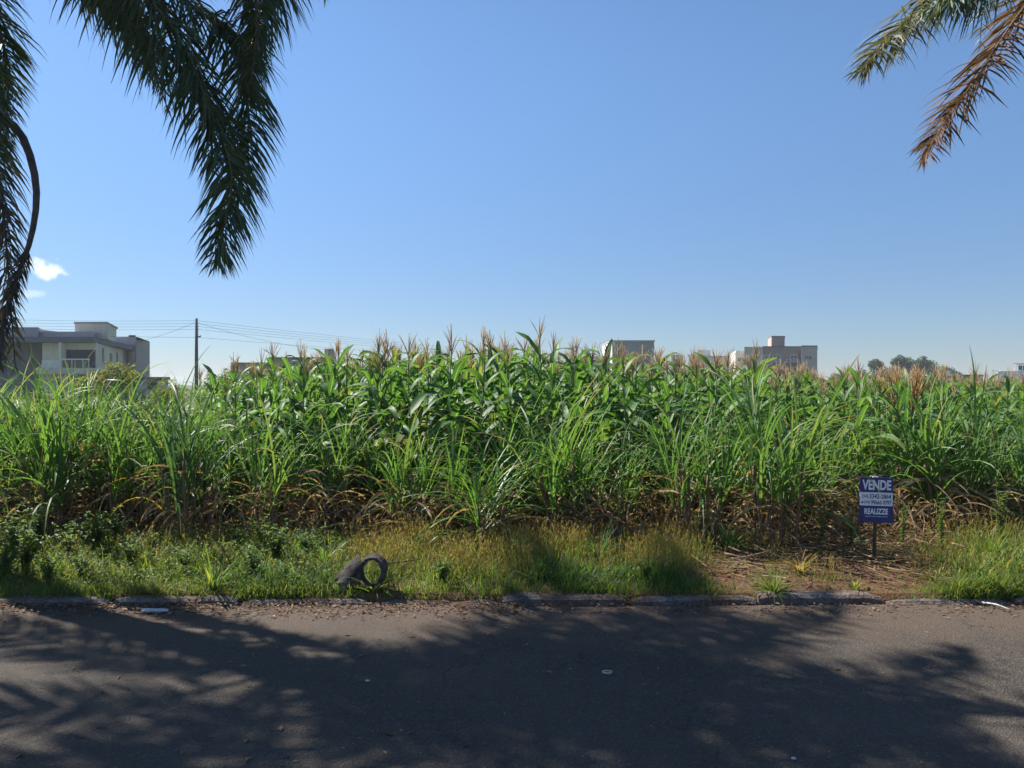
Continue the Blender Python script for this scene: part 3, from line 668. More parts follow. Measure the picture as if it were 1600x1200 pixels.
def ear(g, i):
    tube_geo(g, [(0, 0, 0), (.02, 0, .06), (.035, 0, .14), (.04, 0, .21), (.045, 0, .25)], [.012, .026, .027, .017, .006], 7)
    g2 = Geo()
    for k in range(6): strip_geo(g, .07, .006, .2 + k * .15, 1.2, 3, .1, 0, 0, 1, 'x', 1, k)
ER = [(None, (lambda g: (ear(g, 0), g.mesh('ear', [M['husk'], M['silk']], True))[1])(Geo()))]

# ------------------------------------------------------------------ cane clumps
ORD = ['first', 'second', 'third', 'fourth', 'fifth', 'sixth', 'seventh', 'eighth', 'ninth', 'tenth', 'eleventh', 'twelfth', 'thirteenth', 'fourteenth', 'fifteenth', 'sixteenth', 'seventeenth', 'eighteenth', 'nineteenth', 'twentieth',
       'twenty-first', 'twenty-second', 'twenty-third', 'twenty-fourth', 'twenty-fifth', 'twenty-sixth', 'twenty-seventh', 'twenty-eighth', 'twenty-ninth', 'thirtieth']
def cane_clump(x, y, s, nst, kind, label, seed, yellow=0, dry=6, group=None, stem=.62, arch=.15, spread=.2):
    r = random.Random(seed); z = gz(x, y)
    t = thing('cane_clump', label, 'cane', T(x, y, z - .02) @ RZ(r.uniform(0, 6.28)), group)
    for i in range(nst + 3):
        a = r.uniform(0, 6.28); q = r.uniform(.03, .24); lean = r.uniform(.03, spread)
        hs = stem * r.uniform(.55, 1.4) * s; sl = r.uniform(.8, 1.12)
        smx = T(math.cos(a) * q, math.sin(a) * q, 0) @ RZ(a) @ RY(lean)
        st = obj('stalk', r.choice(CS)[1], t, smx @ SC(1, 1, hs))
        inv = SC(1, 1, 1 / hs); az = r.uniform(0, 6.28); nl = r.randint(9, 12)
        for k in range(nl):
            f = k / (nl - 1); zz = hs * (.5 + .5 * f); az += math.pi + r.uniform(-.5, .5)
            if k < yellow: me = r.choice(YL)[1]; ls = r.uniform(.6, .9)
            elif f < .45 and r.random() < arch + .35: me = r.choice(CA[kind])[1]; ls = r.uniform(.75, 1.05)
            else: me = r.choice(CL[kind])[1]; ls = r.uniform(.8, 1.12)
            obj('leaf', me, st, inv @ T(0, 0, zz) @ RZ(az) @ RY(r.uniform(-.1, .15)) @ SC(ls * s * sl))
        for k in range(dry // nst + (1 if r.random() < (dry % nst) / nst else 0)):
            obj('dry_leaf', r.choice(DL)[1], st, inv @ T(0, 0, hs * r.uniform(.2, 1.0)) @ RZ(r.uniform(0, 6.28)) @ SC(r.uniform(.7, 1.1)))
    return t
front = [(20, 8.3, 1.12, 6, 'cane'), (92, 8.0, 1.12, 7, 'cane'), (160, 8.6, 1.08, 6, 'cane'), (215, 8.3, 1.0, 5, 'cane'), (285, 7.8, 1.16, 8, 'cane_dark'), (350, 8.6, .92, 5, 'cane'), (428, 8.1, .98, 5, 'cane'),
         (500, 8.4, .85, 5, 'cane'), (562, 8.9, .9, 5, 'cane'), (640, 8.0, .98, 7, 'cane'), (698, 8.4, .9, 5, 'cane_fresh'), (748, 7.6, .82, 7, 'cane_fresh'), (806, 8.4, .95, 6, 'cane'), (884, 7.9, 1.04, 8, 'cane'), (950, 8.3, 1.06, 7, 'cane'),
         (1012, 8.7, 1.0, 6, 'cane'), (1090, 7.8, 1.04, 8, 'cane'), (1145, 8.5, 1.0, 6, 'cane'), (1206, 7.7, 1.08, 8, 'cane'), (1262, 8.2, 1.02, 6, 'cane'), (1312, 8.8, .98, 6, 'cane'), (1375, 8.95, 1.0, 6, 'cane'), (1428, 8.6, .96, 6, 'cane_fresh'),
         (1482, 8.3, 1.02, 7, 'cane'), (1532, 8.5, 1.04, 7, 'cane'), (1584, 8.2, 1.0, 7, 'cane')]
extra = {4: 'tall dark cane clump with yellow leaves at its foot below the utility pole', 11: 'short fresh green cane clump leaning toward the road in the middle', 7: 'small cane clump with golden leaves drooping at its foot', 22: 'bright green cane clump right behind the sale sign', 25: 'cane clump at the right edge of the picture behind tall grass'}
for i, (p, d, s, n, k) in enumerate(front):
    lab = extra.get(i, 'green cane clump, %s from the left in the front row along the verge' % ORD[i])
    cane_clump(PX(p, d), d, s * (1 if p < 330 else .9) * (.9, 1.06, 1.0, 1.1, .86)[i % 5], n, k, lab, 900 + i, yellow=1 if i in (4, 7) else (1 if i % 5 == 0 else 0), dry=22, group='cane clumps along the verge', stem=.42 if i == 11 else .62)
r = random.Random(5); i = 0
for p in list(range(-60, 340, 36)) + list(range(350, 1680, 62)):
    if p > 950 and (p // 62) % 2: continue
    for d in ((9.1, 9.9, 10.8) if p < 335 else (9.05,)):
        q = p + r.uniform(-14, 14); dd = d + r.uniform(-.2, .2)
        cane_clump(PX(q, dd), dd, r.uniform(.90, 1.1) if p < 335 else r.uniform(.78, .92), 5, r.choice(['cane', 'cane', 'cane_dark', 'cane_fresh']),
                   'tall green cane clump in the thicket at the left behind the front row' if p < 335 else 'green cane clump half hidden between the front row and the corn', 2000 + i, dry=14,
                   group='cane thicket at the left' if p < 335 else 'cane clumps in front of the corn', stem=.62); i += 1

# ------------------------------------------------------------------ corn
HX = [0, 340, 450, 520, 800, 900, 1000, 1200, 1300, 1600, 2000]; HV = [.82, .83, .89, .96, .975, .945, .90, .86, .80, .765, .765]
def corn_leaves(r):
    """local matrices of the leaves of one plant 1.95 m tall"""
    L = []; az = r.uniform(0, 6.28); n = r.randint(12, 14)
    for k in range(n):
        f = k / (n - 1); az += math.pi + r.uniform(-.45, .45); zz = .3 + 1.55 * f
        top = f > .72; ls = (.8 + .35 * math.sin(f * 3.0)) if not top else r.uniform(.85, 1.1)
        L.append((top, f, T(0, 0, zz) @ RZ(az) @ RY(r.uniform(-.12, .12)) @ SC(ls)))
    return L
spots = []
d = 8.95; row = 0
while d < 34:
    x = PX(300, d) - r.uniform(0, .3)
    while x < PX(1680, d):
        q = x + r.uniform(-.1, .1); dd = d + r.uniform(-.14, .14); p = q / dd * F + 800
        if p > 335 + 25 * math.sin(d * 2) and (d > 9.5 or r.random() < .45): spots.append((q, dd, p))
        x += .25 if d < 13 else (.32 if d < 17 else .42)
    d += .66 if d < 17 else 1.1; row += 1
n_ind = 300
KG = [x_[0].arrays() for x_ in KL]; KTG = [x_[0].arrays() for x_ in KT]; TG = [x_[0].arrays() for x_ in TS]; SG = [x_[0].arrays() for x_ in KS]
lists = {}
for i, (x, y, p) in enumerate(spots):
    r = random.Random(7000 + i)
    s = float(np.interp(p, HX, HV)) * r.choice((r.uniform(.86, .96), r.uniform(.94, 1.03), r.uniform(.98, 1.06)))
    base = T(x, y, gz(x, y) - .02) @ RZ(r.uniform(0, 6.28)) @ RY(r.uniform(0, .06)) @ SC(s)
    ta = 1.93 * r.uniform(.98, 1.03); has_t = r.random() < (.88 if p > 480 else .45)
    if i < n_ind:
        t = thing('corn_plant', 'broad-leafed green corn plant standing in the crop behind the cane', 'corn', base, 'corn plants behind the cane')
        obj('stalk', r.choice(KS)[1], t, SC(1, 1, ta))
        for top, f, m in corn_leaves(r):
            if f < .22 and r.random() < .6: obj('dry_leaf', r.choice(DL)[1], t, m)
            else: obj('leaf', r.choice(KT if top else KL)[1], t, m)
        if has_t: obj('tassel', r.choice(TS)[1], t, T(0, 0, ta) @ RZ(r.uniform(0, 6)) @ SC(r.uniform(.85, 1.2)))
        if r.random() < .5: obj('ear', ER[0][1], t, T(.01, 0, r.uniform(.85, 1.1)) @ RZ(r.uniform(0, 6)) @ RY(.25))
    else:
        lists.setdefault(('s', r.randrange(len(SG))), []).append(base @ SC(1, 1, ta))
        for top, f, m in corn_leaves(r):
            if f < .4: continue
            lists.setdefault(('t' if top else 'k', r.randrange(len(KTG if top else KG))), []).append(base @ m)
        if has_t: lists.setdefault(('a', r.randrange(len(TG))), []).append(base @ T(0, 0, ta) @ SC(r.uniform(.85, 1.15)))
src = {'s': (SG, 0), 't': (KTG, 1), 'k': (KG, 1), 'a': (TG, 2)}; items = []
for (k, j), mats in lists.items():
    V_, t_, l_, u_, m_ = src[k][0][j]; items.append(((V_, t_, l_, u_, np.full(len(t_), src[k][1], dtype=np.int32)), mats))
me = build_mesh('corn_field', *merge(items), [M['stalk'], M['corn'], M['tassel']], True)
tag(obj('corn_field', me), 'mass of corn further back in the field', 'corn', kind='stuff')

M['brown_tassel'] = leaf_mat('brown_seed_head', [(0, (.42,.27,.13)), (.5, (.52,.36,.18)), (1, (.58,.43,.25))], .4, .8, .1)
TB = proto(tassel, 'seed_head', M['brown_tassel'], 4)
xb_, yb_ = PX(1415, 10.0), 9.45
xb_ = PX(1415, yb_)
dp = thing('dried_plant', 'brown dried plant with bushy seed heads above the corn below the far trees', 'plant', (xb_, yb_, gz(xb_, yb_)))
r = random.Random(77)
for i in range(16):
    a = r.uniform(0, 6.28); sp_ = r.uniform(.03, .24); hh = r.uniform(1.15, 1.62)
    e = Vector((math.cos(a) * sp_, math.sin(a) * sp_, hh)); g = Geo(); tube_geo(g, [(e.x * .15, e.y * .15, 0), (e.x * .5, e.y * .5, hh * .55), tuple(e)], [.007, .006, .004], 5)
    st = obj('stalk', g.mesh('stalk', M['canestalk'], True), dp)
    obj('seed_head', TB[i % 4][1], st, T(*e) @ RZ(a) @ RY(sp_ * 1.6) @ SC(1.15 if hh > 1.4 else 1.4) @ T(0, 0, -.12))
    for k in range(3): obj('dry_leaf', r.choice(DL)[1], st, T(e.x * .6, e.y * .6, hh * r.uniform(.6, .95)) @ RZ(r.uniform(0, 6.28)) @ SC(r.uniform(.4, .7)))

# ------------------------------------------------------------------ verge vegetation
def zone(p, d):
    """share of (green grass, golden grass, lush grass, straw/bare) at a place of the verge"""
    n = noise.noise(Vector((p * .012, d * 1.7, 5))) * .6
    p = p + 70 * noise.noise(Vector((p * .006, d * 1.3, 8))) + 45 * noise.noise(Vector((p * .03, d * 4, 2))); d = d + .15 * noise.noise(Vector((p * .02, d, 4)))
    gold = sstep(510, 570, p) * (1 - sstep(1010, 1190, p)) * sstep(6.25, 6.6, d) * (1 - sstep(7.4, 7.9, d))
    lush = sstep(820, 870, p) * (1 - sstep(960, 1120, p)) * (1 - sstep(6.45, 6.75, d))
    left = (1 - sstep(470, 560, p)); right = sstep(1350, 1560, p)
    bare = sstep(1060, 1190, p) * (1 - sstep(1370, 1520, p))
    return gold, lush, left, right, bare, n
def scatter(name, label, cat, protos, N_, fn, mats, smooth=False):
    """fn(rng) -> matrix or None"""
    r = random.Random(hash_name(name)); L = {}
    tries = 0; n = 0
    while n < N_ and tries < N_ * 12:
        tries += 1; m = fn(r)
        if m is None: continue
        L.setdefault(r.randrange(len(protos)), []).append(m); n += 1
    me = build_mesh(name, *merge([(protos[k], v) for k, v in L.items()]), mats, smooth)
    return tag(obj(name, me), label, cat, kind='stuff')
def hash_name(s): return sum(ord(c) * (i + 3) for i, c in enumerate(s))
def gprotos(n, fn):
    out = []
    for i in range(n):
        g = Geo(); fn(g, random.Random(i * 17 + 5), i); out.append(g.arrays())
    return out
def spot(r, d0, d1, p0=-520, p1=2050):
    d = r.uniform(d0, d1); p = r.uniform(p0, p1); return p, d, PX(p, d)
blade = gprotos(14, lambda g, r, i: strip_geo(g, 1, r.uniform(.022, .04), r.uniform(0, .3), r.uniform(.3, 1.8), 4, .15, 0, r.uniform(-1, 1), r.uniform(1, 2.2), 'x', 0, i, r.uniform(-.2, .2)))
def seedstem(g, r, i):
    L = 1.0; lean = r.uniform(0, .35); p0 = Vector((0, 0, 0)); top = Vector((math.sin(lean), 0, math.cos(lean)))
    tube_geo(g, [(0, 0, 0), top * .6 + Vector((0, 0, .02)), top], [.007, .005, .003], 3, 0, False)
    for k in range(9):
        q = top * r.uniform(.68, 1.0); a = r.uniform(0, 6.28); l = r.uniform(.06, .16)
        e = q + Vector((math.cos(a) * l * .5, math.sin(a) * l * .5, l * .9)); s = Vector((math.sin(a), -math.cos(a), 0)) * .006
        m_ = (q + e) / 2
        g.add([q, m_ + s, e, m_ - s], [(0, 1, 2, 3)], [(0, .5)] * 4)
seeds = gprotos(8, seedstem)
def grass_fn(r):
    p, d, x = spot(r, 6.05, 8.1)
    if r.random() < .22: d = r.uniform(6.03, 6.2); x = PX(p, d)
    gold, lush, left, right, bare, n = zone(p, d)
    dens = .8 * left * (1 - .4 * sstep(7.2, 7.7, d)) + .75 * right * (1 - .5 * sstep(7.3, 7.8, d)) + .45 * gold + .35 * (1 - left) * (1 - right) * (1 - bare) + .2 * bare + .9 * bare * sstep(.05, .25, n - .15)
    dens *= max(.05, 1 - .8 * sstep(7.5, 8.1, d)) * (.6 + 1.1 * n + .4)
    if r.random() > dens: return None
    h_ = r.uniform(.07, .25) * (1 + .5 * right * sstep(1430, 1540, p) + .5 * n) * (1 - .6 * min(1, bare * 1.4)) * (.6 + .4 * sstep(6.1, 6.5, d))
    return T(x, d, max(.03, gz(x, d)) - .01) @ RZ(r.uniform(0, 6.28)) @ RY(r.uniform(-.15, .35)) @ SC(h_ * r.uniform(.35, .5) * 2, h_ * 1.6, h_)
scatter('verge_grass', 'mixed green grass growing on the verge', 'grass', blade, 52000, grass_fn, M['grass'], True)
def lush_fn(r):
    p, d, x = spot(r, 6.04, 6.9, 300, 1160); gold, lush, left, right, bare, n = zone(p, d)
    dens = lush + .35 * sstep(330, 420, p) * (1 - sstep(560, 640, p)) + .16 * (1 - sstep(6.2, 6.4, d)) * (1 - bare)
    if r.random() > dens * (.75 + n): return None
    h_ = r.uniform(.06, .26) * (1 + .9 * noise.noise(Vector((x * 2.2, d * 2, 1)))) * (.55 + .45 * sstep(6.05, 6.4, d))
    return T(x, d, gz(x, d) - .01) @ RZ(r.uniform(0, 6.28)) @ RY(r.uniform(-.1, .3)) @ SC(h_, h_ * 1.5, h_)
scatter('lush_grass', 'dense dark green grass along the kerb in the middle', 'grass', blade, 5000, lush_fn, M['grassdark'], True)
def gold_fn(r):
    p, d, x = spot(r, 6.2, 7.9); gold, lush, left, right, bare, n = zone(p, d)
    dens = gold * (.6 + 1.6 * n) + .45 * right * sstep(6.9, 7.4, d) + .12 * right + .22 * left * sstep(-.05, .25, n) + .45 * bare * sstep(.1, .3, n)
    if r.random() > dens: return None
    h_ = r.uniform(.12, .30) * (1 + .7 * n) * (1 - .35 * bare)
    return T(x, d, gz(x, d) - .01) @ RZ(r.uniform(0, 6.28)) @ RY(r.uniform(-.1, .25)) @ SC(h_)
scatter('seeding_grass', 'golden seeding grass in the middle of the verge', 'grass', seeds, 6200, gold_fn, M['golden'])

# creeping ground cover of small leaves
def kite(g, r, i):
    w = r.uniform(.3, .5)
    g.add([(0, 0, 0), (.45, -w, .12), (1, 0, -.08), (.45, w, .12), (.5, 0, -.02)], [(0, 1, 4), (1, 2, 4), (2, 3, 4), (3, 0, 4)], [(.5, 0), (0, .5), (.5, 1), (1, .5), (.5, .5)])
kites = gprotos(5, kite)
def cover_fn(r):
    p, d, x = spot(r, 6.12, 8.2); gold, lush, left, right, bare, n = zone(p, d)
    dens = left * (.7 + n) * (1 - .6 * sstep(7.6, 8.2, d)) + .12 * gold + .18 * right + .06 * bare
    if r.random() > dens: return None
    s = r.uniform(.012, .034); hh = r.random() ** 1.6 * .24 * (.4 + .9 * max(0, n + .35)) * (1 if left > .5 else .6)
    return T(x, d, gz(x, d) + hh) @ RZ(r.uniform(0, 6.28)) @ RY(r.uniform(-.8, .4)) @ RX(r.uniform(-.4, .4)) @ SC(s)
scatter('creeping_ground_cover', 'low creeping green weeds covering the left verge', 'ground cover', kites, 26000, cover_fn, M['weed'])

# straw and fallen dead leaves
straw = gprotos(10, lambda g, r, i: strip_geo(g, 1, r.uniform(.03, .06), 1.35, r.uniform(-.1, .5), 3, .3, 0, r.uniform(-1, 1), 1, 'x', 0, i, r.uniform(-.25, .25)))
def straw_fn(r):
    p, d, x = spot(r, 6.15, 9.4); gold, lush, left, right, bare, n = zone(p, d)
    dens = .8 * sstep(7.3, 7.8, d) + .55 * bare * sstep(6.35, 6.7, d) + .06
    if r.random() > dens: return None
    s = r.uniform(.10, .42)
    return T(x, d, gz(x, d) + r.uniform(0, .05)) @ RZ(r.gauss(-.25 if r.random() < .5 else math.pi - .25, .7)) @ RY(r.uniform(-.12, .2)) @ SC(s, s * r.uniform(.6, 1.2), s)
scatter('straw_litter', 'dry straw and dead stems strewn over the red soil', 'straw', straw, 9000, straw_fn, M['straw'])
deads = [x_[0].arrays() for x_ in DL]
def dead_fn(r):
    d = r.uniform(7.7, 10.2); p = r.uniform(-400, 1900); x = PX(p, d)
    if r.random() > (.35 if p < 330 else 1) * (1 - .6 * sstep(8.9, 10.2, d)): return None
    hh = r.random() ** 1.7 * .5
    return T(x, d, gz(x, d) + hh) @ RZ(r.uniform(0, 6.28)) @ RY(r.uniform(-.3, 1.0)) @ SC(r.uniform(.4, .85))
scatter('dead_leaf_thatch', 'brown dead cane leaves hanging low under the cane and corn', 'dead leaves', deads, 5600, dead_fn, M['dry'], True)
# the cane goes on past both edges of the picture
canes = [x_[0].arrays() for x_ in CL['cane'] + CA['cane']]
centres = [(PX(p_, d_), d_) for d_ in (7.9, 8.7, 9.6, 10.6, 11.6) for p_ in list(range(-620, -75, 38)) + list(range(1665, 2120, 38))]
def margin_fn(r):
    x, d = r.choice(centres); x += r.gauss(0, .13); d += r.gauss(0, .13)
    if abs(x + 6.2) < .45 and abs(d - 7.7) < .5: return None
    return T(x, d, gz(x, d) + r.uniform(.1, .8)) @ RZ(r.uniform(0, 6.28)) @ RY(r.uniform(-.1, .3)) @ SC(r.uniform(.8, 1.1))
scatter('cane_margin', 'cane continuing past the edges of the picture', 'cane', canes, 5200, margin_fn, M['cane'], True)
# debris in the gutter
flake = gprotos(8, lambda g, r, i: g.add([(-1, 0, 0), (0, -r.uniform(.2, .5), r.uniform(.1, .4)), (1, 0, r.uniform(0, .3)), (0, r.uniform(.2, .5), r.uniform(.1, .3))], [(0, 1, 2, 3)]))
def gut_fn(r):
    p = r.uniform(-480, 2050); d = KY - abs(r.gauss(0, .16)) - .01; x = PX(p, d)
    if r.random() > (.9 if p < 820 else .3): return None
    if r.random() < .08: d = r.uniform(3.2, 6); x = PX(p, d)
    return T(x, d, .006) @ RZ(r.uniform(0, 6.28)) @ RX(r.uniform(-.3, .3)) @ SC(r.uniform(.008, .028))
scatter('leaf_litter', 'dry leaf crumbs lying along the gutter', 'leaf litter', flake, 3600, gut_fn, M['litter'])
def peb(g, r, i):
    V = []
    for k in range(3):
        z = (-.5, .1, .6)[k]; q = (.8, 1, .5)[k]
        for j in range(6): V.append((math.cos(j * 1.05 + k) * q * r.uniform(.75, 1.1), math.sin(j * 1.05 + k) * q * r.uniform(.75, 1.1), z * r.uniform(.8, 1.1)))
    g.add(V, [(j, (j+1) % 6, 6 + (j+1) % 6, 6 + j) for j in range(6)] + [(6+j, 6+(j+1) % 6, 12+(j+1) % 6, 12+j) for j in range(6)] + [tuple(range(12, 18))])
pebs = gprotos(6, peb)
def peb_fn(r):
    p = r.uniform(-90, 1690); d = r.uniform(3.0, 5.99) if r.random() < .5 else KY - abs(r.gauss(0, .22)) - .02
    return T(PX(p, d), d, .003) @ RZ(r.uniform(0, 6)) @ SC(r.uniform(.002, .006) * (1 if r.random() < .95 else 1.8))
scatter('gravel', 'loose grit and small stones on the asphalt', 'gravel', pebs, 1500, peb_fn, plain('loose_stone', (.20,.165,.14), .9, .5, 40))

def clod_fn(r):
    p, d, x = spot(r, 6.2, 8.6); bare = zone(p, d)[4]
    if r.random() > .9 * bare + .15 * sstep(7.2, 7.8, d): return None
    return T(x, d, gz(x, d)) @ RZ(r.uniform(0, 6)) @ SC(r.uniform(.006, .022) * (1 if r.random() < .9 else 2.0))
scatter('soil_clods', 'lumps of red soil on the bare part of the verge', 'soil', pebs, 1900, clod_fn, M['soil'])
# single weeds
def weed_geo(seed, hgt, wide, lsz, nst, nl):
    r = random.Random(seed); gs = Geo(); gl = Geo()
    for i in range(nst):
        a = r.uniform(0, 6.28); le = r.uniform(.1, 1) * wide; hh = hgt * r.uniform(.6, 1)
        pts = [Vector((math.cos(a) * le * t * t + .01 * math.cos(a), math.sin(a) * le * t * t, hh * t)) for t in (0, .33, .66, 1)]
        tube_geo(gs, pts, [.005, .004, .003, .002], 4)
        for k in range(nl):
            t = r.uniform(.15, 1.0); q = pts[0].lerp(pts[3], t); q.x = math.cos(a) * le * t * t; q.y = math.sin(a) * le * t * t
            s = lsz * r.uniform(.6, 1.2); b = r.uniform(0, 6.28)
            m_ = T(*q) @ RZ(b) @ RY(r.uniform(-.6, .35)) @ SC(s, s * .8, s)
            gl.add([(0, 0, 0), (.45, -.32, .1), (1, 0, -.1), (.45, .32, .1), (.5, 0, -.03)], [(0, 1, 4), (1, 2, 4), (2, 3, 4), (3, 0, 4)], None, 0, m_)
    return gs.mesh('stem', M['weedstem']), gl.mesh('foliage', M['weed'])
WB = [weed_geo(s, .42, .20, .046, 10, 50) for s in range(4)]
WL = [weed_geo(20 + s, .30, .16, .04, 11, 38) for s in range(3)]
WT = [weed_geo(40 + s, .55, .07, .034, 5, 44) for s in range(4)]
def weed(kind, p, d, s, label, group, seed):
    r = random.Random(seed); x = PX(p, d); pr_ = kind[seed % len(kind)]
    t = thing('leafy_weed', label, 'weed', T(x, d, gz(x, d) - .015) @ RZ(r.uniform(0, 6.28)) @ SC(s), group)
    obj('stem', pr_[0], t); obj('foliage', pr_[1], t)
wl = [(8, 6.45, 1.15), (40, 6.7, 1.15), (22, 7.2, 1.2), (75, 6.35, .9), (110, 6.9, 1.0), (150, 7.3, 1.15), (180, 7.5, 1.1), (130, 6.4, .7), (205, 6.8, .8), (240, 7.2, .8), (60, 7.5, 1.1), (290, 6.6, .7), (350, 6.8, .85), (395, 6.5, .9), (430, 6.9, 1.0), (465, 6.6, .85), (410, 7.3, .9), (480, 7.1, .8), (370, 7.4, .8), (-30, 6.6, 1.2)]
for i, (p, d, s) in enumerate(wl):
    weed(WB if i % 3 else WL, p, d, s, 'bushy broad-leafed weed on the left verge', 'broad-leafed weeds on the left verge', i)
weed(WL, 690, 6.28, .95, 'dense dark green weed at the kerb right of the grey hollow pipe', None, 2)
weed(WB, 1010, 6.35, .6, 'small leafy weed in the lush grass at the middle of the kerb', None, 3)
for i, (p, d, s, lab) in enumerate([(1110, 7.6, .9, 'slender upright weed left of the pile of brown sticks'), (1090, 7.45, .75, 'short slender weed beside the cane above the golden grass'), (1285, 7.5, .9, 'slender weed between bare soil and cane left of the sign'), (1330, 7.4, .8, 'slender weed at the foot of the sale sign on its left'), (1410, 7.45, 1.0, 'slender leafy weed right of the sale sign'), (1470, 7.3, 1.1, 'tall slender weed in the right grass beside a dark hollow'), (1565, 7.5, 1.3, 'tallest slender weed near the right edge')]):
    weed(WT, p, d, s, lab, 'slender upright weeds', i)
# single grass tufts
def tuft(p, d, n, L, label, mat, seed, spread=.7):
    r = random.Random(seed); g = Geo(); x = PX(p, d)
    for i in range(n):
        h = Geo(); l = L * r.uniform(.5, 1.1)
        strip_geo(h, l, r.uniform(.008, .014), r.uniform(.05, spread), r.uniform(.3, 1.6), 6, .25, .03, r.uniform(-.6, .6), 1.5, 'cane', 0, i)
        a = r.uniform(0, 6.28); m_ = T(math.cos(a) * .03 * r.random(), math.sin(a) * .03 * r.random(), 0) @ RZ(a)
        g.add(h.V, h.F, None, 0, m_); g.UV[-len(h.UV):] = h.UV
    tag(obj('grass_tuft', g.mesh('grass_tuft', M[mat], True), None, T(x, d, (gz(x, d) if d > KY + .1 else .05) - .01)), label, 'grass tuft', 'grass tufts')
tuft(1208, 6.12, 70, .30, 'bright green tuft hanging over the kerb gap right of centre', 'grass', 1, 1.2)
tuft(332, 6.2, 60, .42, 'long bladed green tuft at the kerb left of the hollow pipe', 'grass', 2, .9)
tuft(585, 6.12, 26, .34, 'thin tuft of arching blades just below the hollow pipe', 'grass', 3, 1.2)
tuft(508, 6.9, 50, .34, 'pale green tuft behind the hollow pipe', 'cane_fresh', 4, .8)
tuft(1140, 7.5, 60, .36, 'green tuft left of the sticks under the cane', 'cane_fresh', 5, .9)
tuft(1250, 6.7, 40, .26, 'tawny tuft alone on the bare red soil', 'golden', 6, .6)
tuft(1545, 6.9, 50, .5, 'tall pale tuft in the right grass near the edge', 'grass', 7, .5)
tuft(1335, 6.2, 24, .16, 'tiny tuft at the kerb below the sale sign', 'grass', 8, .9)
tuft(800, 6.9, 60, .45, 'dark green upright tuft in the golden grass', 'grassdark', 9, .4)
tuft(935, 6.85, 60, .42, 'dark upright tuft between golden grass and lush grass', 'grassdark', 10, .35)

# ------------------------------------------------------------------ small things on the verge and road
x = PX(560, 6.22); z = gz(x, 6.22)
pp = thing('hollow_pipe', 'broken dark grey hollow pipe lying in the verge grass', 'pipe', T(x, 6.22, z - .01))
def rough_shell(name, nu, nv, fn, thick, closed):
    """a thick rough shell from fn(u, v) -> point, walls offset by thick towards the axis"""
    g = Geo(); A = []; B = []
    for j in range(nv):
        for i in range(nu):
            p, q = fn(i / (nu if closed else nu - 1), j / (nv - 1)); nn = Vector(p) * 11
            k = .010 * noise.noise(nn) + .006 * noise.noise(nn * 2.6)
            d_ = (Vector(p) - Vector(q)).normalized(); A.append(Vector(p) + d_ * k); B.append(Vector(p) - d_ * (thick + k))
    o = len(A); m = nu if closed else nu - 1
    Fo = [(j*nu+i, j*nu+(i+1) % nu, (j+1)*nu+(i+1) % nu, (j+1)*nu+i) for j in range(nv-1) for i in range(m)]
    Fc = Fo + [tuple(k + o for k in f[::-1]) for f in Fo]
    for j in (0, nv - 1): Fc += [(j*nu+i, o+j*nu+i, o+j*nu+(i+1) % nu, j*nu+(i+1) % nu) if j == 0 else (j*nu+i, j*nu+(i+1) % nu, o+j*nu+(i+1) % nu, o+j*nu+i) for i in range(m)]
    if not closed:
        for i in (0, nu - 1): Fc += [(j*nu+i, (j+1)*nu+i, o+(j+1)*nu+i, o+j*nu+i) for j in range(nv-1)]
    g.add(A + B, Fc); return g.mesh(name, M['darkstone'], False)
def ring_fn(u, v):
    a = 2 * math.pi * u; c = (.125, -.09 + .10 * v, .165); return (c[0] + math.cos(a) * (.098 + .012 * v), c[1], c[2] + math.sin(a) * (.118 + .012 * v)), c
obj('ring', rough_shell('ring', 26, 6, ring_fn, .026, True), pp)
def body_fn(u, v):
    a = math.radians(-25 + 230 * u); t = v; jag = .03 * noise.noise(Vector((u * 6, 1, 2))) * t
    c = (.005 - .17 * t, -.03, .15 - .12 * t); return (c[0] + .04 * math.cos(a) - jag, c[1] - math.cos(a) * .09, c[2] + math.sin(a) * (.145 - .05 * t)), c
obj('shell', rough_shell('shell', 20, 8, body_fn, .02, False), pp)

def stick(name, label, cat, a, b, rad, mat, group=None, bend=.0):
    a, b = Vector(a), Vector(b); g = Geo(); mid = (b - a) * .5 + Vector((0, 0, bend))
    tube_geo(g, catmull([Vector((0, 0, 0)), mid, b - a], 6), [rad * (1 - .08 * k + .15 * math.sin(k * 2.3)) for k in range(7)], 6)
    return tag(obj(name, g.mesh(name, M[mat], True), None, T(*a)), label, cat, group)
for i, (p0, d_0, p1, d_1, zz, lab) in enumerate([(1132, 7.15, 1195, 6.95, .05, 'longest brown stick, lowest of the pile on the bare soil'), (1135, 7.25, 1185, 7.0, .085, 'brown stick across the top of the pile'), (1140, 7.05, 1205, 6.85, .03, 'brown stick nearest the road in the pile'), (1165, 7.2, 1225, 7.05, .05, 'brown stick at the right of the pile'), (1175, 7.35, 1255, 7.25, .03, 'brown stick lying behind the pile under the cane')]):
    xa, xb = PX(p0, d_0), PX(p1, d_1)
    stick('stick', lab, 'stick', (xa, d_0, gz(xa, d_0) + zz), (xb, d_1, gz(xb, d_1) + zz * .8), .016, 'wood', 'sticks piled on the bare soil')
xa, xb = PX(598, 6.6), PX(655, 6.7)
stick('stick', 'short brown stick lying right of the hollow pipe', 'stick', (xa, 6.6, gz(xa, 6.6) + .1), (xb, 6.7, gz(xb, 6.7) + .11), .013, 'wood')
xa, xb = PX(1395, 6.6), PX(1480, 6.4)
stick('dry_cane', 'pale dry cane stem lying on the bare soil right of the sign', 'stem', (xa, 6.75, gz(xa, 6.75) + .03), (xb, 6.35, gz(xb, 6.35) + .03), .009, 'straw')
xa, xb = PX(905, 7.5), PX(965, 7.3)
